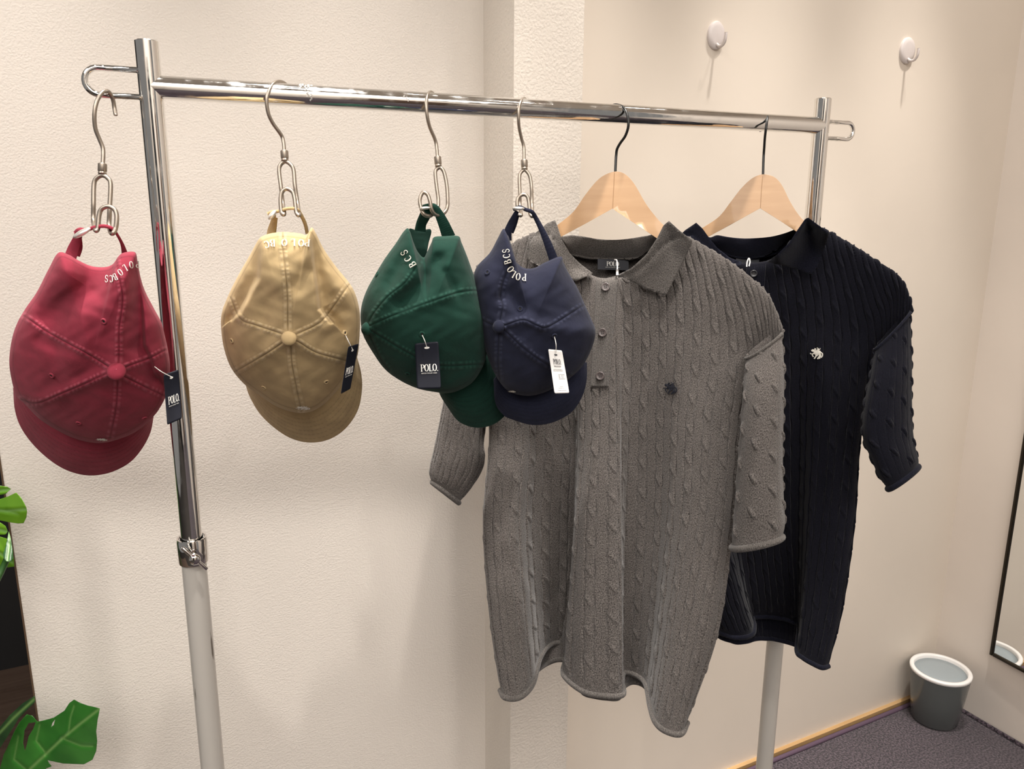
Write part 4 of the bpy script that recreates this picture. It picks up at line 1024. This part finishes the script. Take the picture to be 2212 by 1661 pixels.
x0s = [1081, 1092, 1123, 1150, 1167, 1190, 1218, 1236, 1217, 1228, 1262, 1300, 1344, 1343, 1348, 1377, 1396, 1405, 1417, 1440, 1470, 1484]
y0s = [1490, 1507, 1506, 1478, 1420, 1392, 1388, 1392, 1446, 1470, 1494, 1502, 1501, 1474, 1453, 1460, 1480, 1525, 1561, 1580, 1585, 1560]
def rw(xs, ys): return [(a, b) for a, b in zip(xs, ys if hasattr(ys, '__len__') else [ys]*len(xs))]
ysh = np.array(y0s)-1480
grey = dict(m=M_grey, rib=M_greyrib, mb=M_btn, mt=M_threadn, base=(1325, 560, 1.12), label='grey cable-knit polo shirt on the nearer wooden hanger, partly behind the navy cap',
    rows=[
     rw([1030, 1045, 1075, 1105, 1130, 1155, 1185, 1215, 1238, 1257, 1278, 1298, 1325, 1345, 1366, 1400, 1432, 1470, 1520, 1590, 1655, 1690],
        [576, 566, 548, 530, 518, 508, 505, 545, 570, 585, 594, 600, 600, 598, 590, 565, 530, 512, 534, 578, 634, 709]),
     rw([1036, 1050, 1080, 1110, 1138, 1168, 1198, 1222, 1242, 1258, 1278, 1303, 1330, 1345, 1362, 1398, 1432, 1468, 1508, 1552, 1602, 1628],
        [735, 725, 722, 720, 720, 720, 720, 720, 720, 720, 720, 720, 720, 720, 720, 720, 722, 726, 733, 745, 757, 768]),
     rw([1057, 1065, 1097, 1130, 1160, 1195, 1228, 1243, 1250, 1260, 1279, 1306, 1336, 1344, 1360, 1398, 1432, 1464, 1498, 1533, 1575, 1600], 930),
     rw([1044, 1052, 1086, 1122, 1152, 1190, 1225, 1242, 1240, 1246, 1268, 1301, 1340, 1342, 1354, 1396, 1426, 1455, 1488, 1522, 1562, 1584], 1130),
     rw([1058, 1068, 1102, 1136, 1160, 1190, 1222, 1240, 1226, 1234, 1263, 1299, 1343, 1340, 1350, 1386, 1412, 1430, 1453, 1483, 1522, 1553], np.array([1330]*22)+(ysh*.35).astype(int)),
     rw(x0s, y0s)],
    dl=1.30, dr=1.10, xl=1030, xr=1690, blend=[0, .18, .36, .6, .82, 1], amp=[0, .16, .36, .62, .86, 1.0], bow=[0, .012, .012, .01, .005, 0], zhem=.775,
    placket=(1289, 606, 1336, 1276, 837, 1314, -12), camp=1.0,
    backhem=[(1083, 1492), (1120, 1498), (1162, 1446), (1190, 1428), (1222, 1422), (1245, 1470), (1262, 1498), (1300, 1508), (1338, 1507), (1349, 1476), (1378, 1472), (1396, 1484), (1430, 1530), (1482, 1562)],
    backdz=-.022, backs=[0, .04, .05, .05, .045, .03], neckback=[(1200, 520), (1231, 547), (1266, 557), (1323, 560), (1367, 560), (1390, 553), (1425, 520)],
    sleeves=[dict(rows=[((1612, 770), (1688, 714), 1.085, .018), ((1607, 820), (1694, 795), 1.07, .030), ((1601, 900), (1693, 885), 1.062, .036), ((1593, 1000), (1691, 985), 1.062, .038), ((1587, 1090), (1693, 1075), 1.062, .038), ((1582, 1148), (1696, 1128), 1.062, .037), ((1581, 1183), (1690, 1160), 1.062, .036)], side=.12, leaf=1.9, P=.026, sag=-9, sk=-.0002),
             dict(rows=[((1028, 582), (1062, 770), 1.31, .02), ((1000, 680), (1060, 850), 1.31, .03), ((972, 800), (1052, 905), 1.31, .034), ((955, 885), (1045, 955), 1.31, .034), ((940, 960), (1047, 990), 1.31, .032), ((929, 1008), (1040, 1018), 1.31, .030), ((929, 1030), (1016, 1056), 1.31, .028), ((934, 1042), (991, 1086), 1.31, .022)], side=1.0, leaf=.3, P=.021, sag=0)],
    coff=.014, collar=[
      dict(outline=[(1445, 477), (1468, 498), (1497, 520), (1477, 565), (1462, 593), (1439, 638), (1399, 625), (1364, 608), (1334, 594), (1364, 579), (1396, 550), (1419, 515), (1433, 487)], fold=0, foldline=[(1364, 579), (1396, 550), (1419, 515), (1433, 487), (1445, 477), (1490, 515)], fd=1.150, fk=-.0003, fw=26),
      dict(outline=[(1199, 475), (1204, 487), (1214, 518), (1231, 547), (1254, 570), (1282, 591), (1262, 600), (1243, 608), (1215, 596), (1175, 580), (1140, 562), (1143, 525), (1160, 500), (1182, 482)], fold=0, foldline=[(1254, 570), (1231, 547), (1214, 518), (1204, 487), (1199, 475), (1160, 500)], fd=1.215, fk=-.0002, fw=26)],
    backcollar=dict(top=[(1206, 496), (1214, 510), (1235, 508), (1262, 511), (1290, 516), (1323, 518), (1355, 516), (1385, 511), (1408, 506), (1428, 490)], bot=[(1216, 524), (1232, 547), (1262, 556), (1290, 559), (1323, 560), (1350, 560), (1378, 557), (1394, 550), (1412, 530), (1424, 512)], d=1.165, k=-.0003),
    buttons=[(1308.4, 620), (1301.5, 718.6), (1296.5, 812)], br=.0068, emb=(1448.5, 839, 14.5),
    neck=(1291, 560, 1358, 583, 1.185, -.016), nslope=2, nw=True, pin=[(1328, 561, 1.225), (1332, 562, 1.215), (1333.5, 570, 1.205), (1333.5, 584, 1.195)])
grey_shirt, gnear = polo(grey)

xn = [1545, 1556, 1562, 1583, 1603, 1617, 1627, 1629, 1626, 1628, 1645, 1661, 1678, 1696, 1712, 1726, 1722, 1735, 1757, 1776, 1790]
yn = [1362, 1366, 1369, 1376, 1377, 1374, 1367, 1350, 1338, 1334, 1332, 1332, 1334, 1337, 1343, 1353, 1405, 1421, 1434, 1442, 1438]
ysn = np.array(yn)-1380
navy = dict(m=M_nknit, rib=M_nrib, mb=M_btnn, mt=M_thread, base=(1640, 560, 1.26), label='navy cable-knit polo shirt at the right end of the rail, behind the grey one',
    rows=[
     rw([1330, 1345, 1370, 1400, 1430, 1460, 1490, 1515, 1540, 1560, 1585, 1605, 1640, 1665, 1690, 1722, 1765, 1820, 1886, 1945, 1969],
        [600, 590, 570, 550, 530, 515, 505, 520, 540, 555, 564, 569, 568, 562, 545, 510, 495, 522, 562, 604, 666]),
     rw([1350, 1362, 1390, 1420, 1450, 1480, 1508, 1532, 1556, 1578, 1600, 1622, 1648, 1672, 1696, 1724, 1758, 1798, 1840, 1880, 1898],
        [760, 750, 740, 735, 730, 725, 725, 725, 725, 725, 725, 725, 725, 725, 725, 725, 727, 730, 735, 742, 750]),
     rw([1378, 1390, 1418, 1446, 1472, 1498, 1524, 1546, 1566, 1584, 1604, 1626, 1650, 1674, 1700, 1726, 1756, 1788, 1820, 1848, 1862], 940),
     rw([1440, 1452, 1472, 1496, 1520, 1540, 1558, 1575, 1590, 1604, 1620, 1640, 1660, 1682, 1702, 1724, 1746, 1772, 1802, 1832, 1848], 1130),
     rw([1500, 1510, 1525, 1548, 1570, 1588, 1600, 1606, 1612, 1620, 1638, 1656, 1674, 1694, 1711, 1726, 1733, 1752, 1780, 1806, 1822], np.array([1290]*21)+(ysn*.4).astype(int)),
     rw(xn, yn)],
    dl=1.40, dr=1.225, xl=1330, xr=1969, blend=[0, .25, .45, .65, .85, 1], amp=[0, .12, .3, .55, .8, 1.0], bow=[0, .015, .015, .01, .005, 0], zhem=.75,
    placket=(1612, 578, 1655, 1600, 800, 1640, -8), camp=1.1,
    backhem=[(1545, 1366), (1557, 1378), (1592, 1388), (1605, 1387), (1622, 1384), (1633, 1379), (1670, 1380), (1700, 1387), (1724, 1395), (1745, 1405), (1786, 1430)],
    backdz=-.045, backs=[0, .04, .05, .05, .045, .03], neckback=[(1510, 520), (1549, 540), (1586, 555), (1630, 558), (1654, 553), (1690, 530), (1715, 505)],
    sleeves=[dict(rows=[((1890, 752), (1966, 668), 1.215, .016), ((1880, 810), (1970, 770), 1.205, .030), ((1866, 880), (1970, 850), 1.20, .034), ((1864, 945), (1972, 925), 1.20, .034), ((1882, 990), (1978, 968), 1.20, .034), ((1898, 1028), (1984, 992), 1.20, .032), ((1918, 1056), (1984, 1008), 1.20, .028)], side=.25, leaf=1.5, P=.026, sag=-6)],
    coff=.014, collar=[
      dict(outline=[(1746, 470), (1769, 487), (1792, 504), (1781, 536), (1766, 575), (1752, 593), (1721, 581), (1685, 572), (1655, 566), (1679, 550), (1706, 523), (1721, 499), (1739, 473)], fold=0, foldline=[(1679, 550), (1706, 523), (1721, 499), (1739, 473), (1746, 470), (1785, 500)], fd=1.215, fk=-.0003, fw=26),
      dict(outline=[(1504, 481), (1518, 494), (1530, 511), (1549, 535), (1576, 556), (1605, 567), (1594, 577), (1560, 585), (1500, 570), (1455, 540), (1462, 515), (1480, 497)], fold=0, foldline=[(1576, 556), (1549, 535), (1530, 511), (1518, 494), (1504, 481), (1477, 499)], fd=1.30, fk=-.0002, fw=26)],
    backcollar=dict(top=[(1512, 493), (1531, 512), (1549, 508), (1568, 511), (1586, 513.5), (1608, 515), (1631, 514.4), (1655, 512.5), (1676, 509), (1700, 502), (1725, 492)], bot=[(1524, 512), (1540, 532), (1560, 545), (1586, 555), (1610, 558), (1630, 558), (1654, 553.5), (1680, 545), (1700, 528), (1716, 510), (1727, 498)], d=1.30, k=-.0003),
    buttons=[(1628, 591)], br=.0062, emb=(1764.5, 764, 13.5),
    neck=(1590, 556, 1640, 574, 1.335, -.012), nslope=0, nw=False, pin=[(1613, 576, 1.27), (1614, 566, 1.27), (1618, 558, 1.27), (1620, 566, 1.27), (1618, 575, 1.27)])
navy_shirt, nnear = polo(navy)

# ------------------------------------------------------------------ wooden hangers
def wood_hanger(outline, dC, xC, k, hook, label, seam, th=.012):
    t = thing('wooden_hanger', P(xC, outline[0][1], dC), label, 'hanger', 'wooden hangers')
    def df(v): return dC+k*(v[:, 0]-xC)+.022*np.clip((np.abs(v[:, 0]-xC)-70)/110, 0, 1)**1.5
    body = sheet('body', outline, df, th, M_beech, t, 12); sharp(body, 35)
    me = body.modifiers.new('bevel', 'BEVEL'); me.width = .0022; me.segments = 3; me.limit_method = 'ANGLE'
    a = np.array(hook, float); tube('hook', P(a[:, 0], a[:, 1], a[:, 2]), .0021, M_blackwire, t, 12, sm=60)
    sx = np.array(seam, float)
    V, F = strip_geo(lin(sx, 12), 1.0, lambda p, l: P(p[:, 0], p[:, 1], df(p)-.0005-l), 0); link('joint', V, F, mat('joint_line', (.33, .19, .09), .6), body)  # thin darker brown line along the hanger's centre joint
    return t
def mirror_pts(pts): return pts
dH = rail_depth(1340)
topg = [(1203, 487), (1238, 458), (1262, 424), (1286, 394), (1306, 378), (1330, 370.5), (1350, 376), (1370, 397), (1394, 438), (1414, 465), (1436, 488), (1478, 518), (1540, 562)]
botg = [(1538, 578), (1470, 546), (1418, 514), (1370, 482), (1323, 450.6), (1267, 482), (1211, 512), (1160, 537), (1110, 566)]
lefg = [(1107, 556), (1150, 524)]
cg = catmull(topg, 60).tolist()+botg+lefg
wood_hanger(cg, dH, 1330, -.00030, [(1318, 262, dH+.026), (1312, 246, dH+.026), (1316, 234, dH+.018), (1324, 227.5, dH+.006), (1333, 226.5, dH-.002), (1346, 232, dH-.012), (1355, 248, dH-.020), (1357.5, 271, dH-.021), (1351, 293, dH-.014), (1340, 309, dH-.004), (1333, 322, dH+.003), (1331, 335, dH+.006), (1330, 352, dH+.006), (1329, 376, dH+.006)],
            'light beech wooden hanger with black hook, inside the grey polo shirt', [(1327, 372), (1326, 400), (1323.5, 449)])
dH2 = rail_depth(1652)
topn = [(1518, 492), (1553, 468), (1577, 438), (1601, 407), (1625, 385), (1648, 376.7), (1672, 382), (1689, 400), (1706, 434), (1723, 461), (1741, 480), (1790, 514), (1835, 546)]
botn = [(1832, 560), (1770, 530), (1723, 502), (1685, 477), (1642, 450), (1588, 480), (1530, 511.6), (1480, 537), (1430, 560)]
cn = catmull(topn, 60).tolist()+botn+[(1428, 545), (1470, 517)]
wood_hanger(cn, dH2, 1648, -.00026, [(1643, 284, dH2+.026), (1642, 272, dH2+.026), (1646, 262, dH2+.022), (1652, 253, dH2+.010), (1656, 249.5, dH2-.002), (1657.5, 254, dH2-.014), (1656, 268, dH2-.021), (1653.6, 285, dH2-.020), (1652, 300, dH2-.012), (1651, 316, dH2-.002), (1650, 330, dH2+.005), (1649, 350, dH2+.006), (1648, 382, dH2+.006)],
            'light beech wooden hanger with black hook, inside the navy polo shirt', [(1647.5, 379), (1645, 410), (1642.5, 449)])

# ------------------------------------------------------------------ wall hooks
def wall_hook(px, py, wpx, hpx, label):
    c = wallpt(px, py); z = (c-CAM)@F_; hh = hpx/FPX*z/2*1.0
    left, right = wallpt(px-wpx/2, py)[0], wallpt(px+wpx/2, py)[0]; hw = (right-left)/2
    t = thing('wall_hook', c, label, 'hook', 'white hooks on the wall')
    n = np.array([0, -1., 0]); a = np.linspace(0, 2*np.pi, 40, endpoint=False); V = []
    for s, y in ((1, 0), (1, .004), (.93, .0062), (.6, .0075), (.02, .008)):
        V.append(np.stack([c[0]+hw*s*np.cos(a), np.full(40, YW-y), c[2]+hh*s*np.sin(a)], 1))
    V = np.vstack(V); F = [list(f) for f in gridfaces(5, 40, True, False)]
    link('plate', V, F, M_hookpl, t)
    pts = np.array([c+[0, -.006, -hh*.62], c+[0, -.014, -hh*.80], c+[0, -.024, -hh*.80], c+[0, -.031, -hh*.55], c+[0, -.033, -hh*.15], c+[0, -.033, hh*.02]])
    tube('prong', pts, .0032, M_hookpl, t, 12, sm=24)
wall_hook(1545, 77, 36, 58, 'oval white plastic hook high on the wall, the left of two')
wall_hook(1958, 110, 31, 54, 'oval white plastic hook high on the wall, the right of two, near the corner')

# ------------------------------------------------------------------ mirror on the right wall
mx = XR-.012
q = P(2138, 1413, hitX(np.array(2138.), np.array(1413.), mx)); q2 = P(2212, 930, hitX(np.array(2212.), np.array(930.), mx))
my, mz = float(q[1]), float(q[2]); mw, mh = .45, 1.25
t = thing('wall_mirror', (mx, my-mw/2, mz), 'tall mirror in a thin dark frame on the right wall, reflecting the bin', 'mirror')
fr = .009
def lean(V):
    V = np.array(V, float); V[:, 0] -= .045*(my-V[:, 1]); return V
V, F = box_geo((XR-.010, my-mw+fr, mz+fr), (XR-.001, my-fr, mz+mh-fr)); link('backing', lean(V), F, M_frame, t, smooth=False)
V = np.array([(XR-.0105, my-mw+fr*.6, mz+fr*.6), (XR-.0105, my-fr*.6, mz+fr*.6), (XR-.0105, my-fr*.6, mz+mh-fr*.6), (XR-.0105, my-mw+fr*.6, mz+mh-fr*.6)])
link('glass', lean(V), [[0, 1, 2, 3][::-1]], M_mirror, t, smooth=False)
for nm, lo, hi in (('frame', (XR-.016, my-fr, mz), (XR, my, mz+mh)), ('frame', (XR-.016, my-mw, mz), (XR, my-mw+fr, mz+mh)), ('frame', (XR-.016, my-mw+fr, mz), (XR, my-fr, mz+fr)), ('frame', (XR-.016, my-mw+fr, mz+mh-fr), (XR, my-fr, mz+mh))):
    V, F = box_geo(lo, hi); o = link(nm, lean(V), F, M_frame, t, smooth=False); b_ = o.modifiers.new('b', 'BEVEL'); b_.width = .0025; b_.segments = 2

# ------------------------------------------------------------------ bin
bc = P(2017, 1552, hitZ(np.array(2017.), np.array(1552.), 0.0)); zb = float((bc-CAM)@F_)
rb = 45.5/FPX*zb; bb = np.array([bc[0], bc[1], 0.0])
hb_ = None
lo, hi = .05, .5
for _ in range(40):
    md = (lo+hi)/2; v = bb+[0, 0, md]-CAM; y = CY-FPX*(v@U_)/(v@F_)
    if y > 1443: lo = md
    else: hi = md
hB = lo; v = bb+[0, 0, hB]-CAM; rt = 60/FPX*float(v@F_)
t = thing('waste_bin', bb, 'grey tapered plastic bin with a white rim in the corner on the carpet', 'bin')
V, F = lathe_geo(bb, [(.001, .0015), (rb*.94, .0015), (rb, .006), (lerp(rb, rt, .5)*1.0, hB*.5), (rt*.985, hB-.012), (rt*.985, hB-.008)], 96); link('body', V, F, M_binb, t)
V, F = lathe_geo(bb+[0, 0, hB-.010], [(rt*.985, 0), (rt*1.0, .001), (rt*1.01, .007), (rt*.985, .0105), (rt*.88, .0105), (rt*.855, .008), (rt*.845, -.004), (rt*.845, -.02)], 96); link('rim', V, F, M_whitepl, t)
V, F = lathe_geo(bb+[0, 0, hB-.011], [(rt*.85, -.002), (rt*.84, .001), (rt*.5, .0022), (.0003, .0025)], 96); link('lid', V, F, M_binlid, t)

# ------------------------------------------------------------------ monstera at the left edge
pb_ = P(-330, 1900, 1.0); px_, py_ = float(pb_[0]), float(pb_[1])
plant = thing('potted_monstera', (px_, py_, 0), 'green monstera plant reaching in at the left edge beside the wall end', 'plant')
V, F = lathe_geo(np.array([px_, py_, 0]), [(.001, .001), (.12, .001), (.13, .01), (.16, .30), (.165, .33), (.150, .33), (.148, .29), (.001, .29)], 48); link('pot', V, F, M_pot, plant)
V, F = lathe_geo(np.array([px_, py_, .285]), [(.150, 0), (.08, .012), (.001, .015)], 32); link('soil', V, F, M_soil, plant)
def leafp(outline, d0, tilt, veins, m, holes=(), smooth=0, stem=None, curl=.012):
    ol = np.array(outline, float); c = ol.mean(0)
    main = np.array(veins[0], float)
    def df(v):
        dist, s, _ = polydist(v, main)
        h = d0+tilt[0]*(v[:, 0]-c[0])+tilt[1]*(v[:, 1]-c[1])+curl*(1-np.exp(-(dist/60)**1.2))
        for ve in veins[1:]:
            dd, _, _ = polydist(v, ve); h = h+.0018*np.exp(-(dd/5)**2)
        return h+.002*np.exp(-(dist/4)**2)
    def wf(px):
        w_ = np.zeros((len(px), 2)); 
        for i, ve in enumerate(veins):
            dd, _, _ = polydist(px, ve); w_[:, 0] = np.maximum(w_[:, 0], (.9 if i == 0 else .6)*np.exp(-(dd/(2.6 if i == 0 else 1.6))**2))
        return w_
    o = sheet('leaf', ol, df, .0008, m, plant, 2.6, smooth_out=smooth, holes=holes, tintfn=wf)
    if stem:
        a = P(stem[0], stem[1], d0+.01)
        e = np.array([px_+stem[2], py_+stem[3], .29]); mid_ = (a+e)/2+np.array([-.03, 0, .12])
        tube('stem', np.array([a, mid_, e]), .0045, M_stem, plant, 8, sm=24)
leafp([(216, 1530), (204, 1527), (190, 1524), (173, 1518), (160, 1511), (150, 1518), (139, 1535), (116, 1550), (98, 1555), (81, 1559), (70, 1546), (58, 1543), (42, 1560), (30, 1582), (20, 1605), (8, 1630), (0, 1660), (-5, 1700), (10, 1730), (40, 1735), (62, 1725), (72, 1700), (80, 1675), (100, 1660), (112, 1655), (106, 1648), (103, 1642), (116, 1645), (135, 1649), (154, 1650), (181, 1651), (200, 1641), (208, 1622), (210, 1600), (208, 1580), (211, 1555)],
      1.20, (-.0004, .0003), [[(214, 1532), (175, 1562), (135, 1595), (65, 1661), (40, 1700)], [(135, 1595), (175, 1611), (200, 1612)], [(148, 1583), (152, 1550), (160, 1525)], [(100, 1628), (78, 1600), (86, 1565)], [(60, 1665), (30, 1640), (40, 1590)]], M_leaf,
      holes=[[(77, 1560), (62, 1562), (53, 1578), (50, 1605), (54, 1622), (58, 1608), (62, 1590), (72, 1574)], [(119, 1554), (113, 1562), (111, 1570), (116, 1566)]], stem=(45, 1700, .02, 0))
leafp([(75, 1503), (76, 1516), (60, 1532), (40, 1552), (20, 1585), (0, 1616), (-40, 1650), (-60, 1640), (-40, 1600), (0, 1570), (20, 1546), (48, 1520)], 1.19, (-.0006, .0004), [[(74, 1510), (30, 1550), (-40, 1625)]], M_leafd, stem=(-40, 1635, -.03, .02))
leafp([(-60, 1040), (-20, 1044), (0, 1049), (15, 1051), (24, 1056), (12, 1067), (0, 1069), (-30, 1075), (-60, 1070)], 1.17, (.0002, .0002), [[(20, 1057), (-20, 1062), (-60, 1060)]], M_leafb, stem=(-50, 1062, -.02, 0))
leafp([(35, 1064), (45, 1074), (51, 1084), (57, 1096), (58.5, 1105), (57, 1118), (51, 1130), (40, 1131), (20, 1128), (0, 1124), (-40, 1110), (-70, 1095), (-50, 1085), (0, 1078), (18, 1072)], 1.15, (-.0003, .0003), [[(56, 1100), (15, 1104), (-70, 1095)], [(15, 1104), (38, 1110)]], M_leafb, stem=(-68, 1096, 0, 0))
leafp([(-60, 1130), (-20, 1126), (0, 1128), (12, 1136), (17, 1148), (12, 1155), (0, 1155), (-30, 1156), (-60, 1150)], 1.175, (.0002, .0002), [[(14, 1148), (-20, 1140), (-60, 1140)]], M_leafb, stem=(-58, 1140, .02, .02))
leafp([(-50, 1165), (-10, 1158), (0, 1159), (14, 1163), (22, 1180), (30, 1205), (31, 1224), (15, 1226), (0, 1230), (-10, 1240), (-50, 1230)], 1.18, (.0002, .0002), [[(28, 1215), (0, 1195), (-50, 1190)]], M_leafb, stem=(-48, 1190, .02, -.02))
leafp([(19, 1147), (24, 1165), (28, 1190), (29, 1205), (24, 1213), (14, 1213), (8, 1206), (7, 1195), (12, 1180)], 1.165, (.0002, -.0004), [[(20, 1150), (20, 1180), (16, 1211)]], M_leafd, curl=.02, stem=(16, 1205, .03, .02))
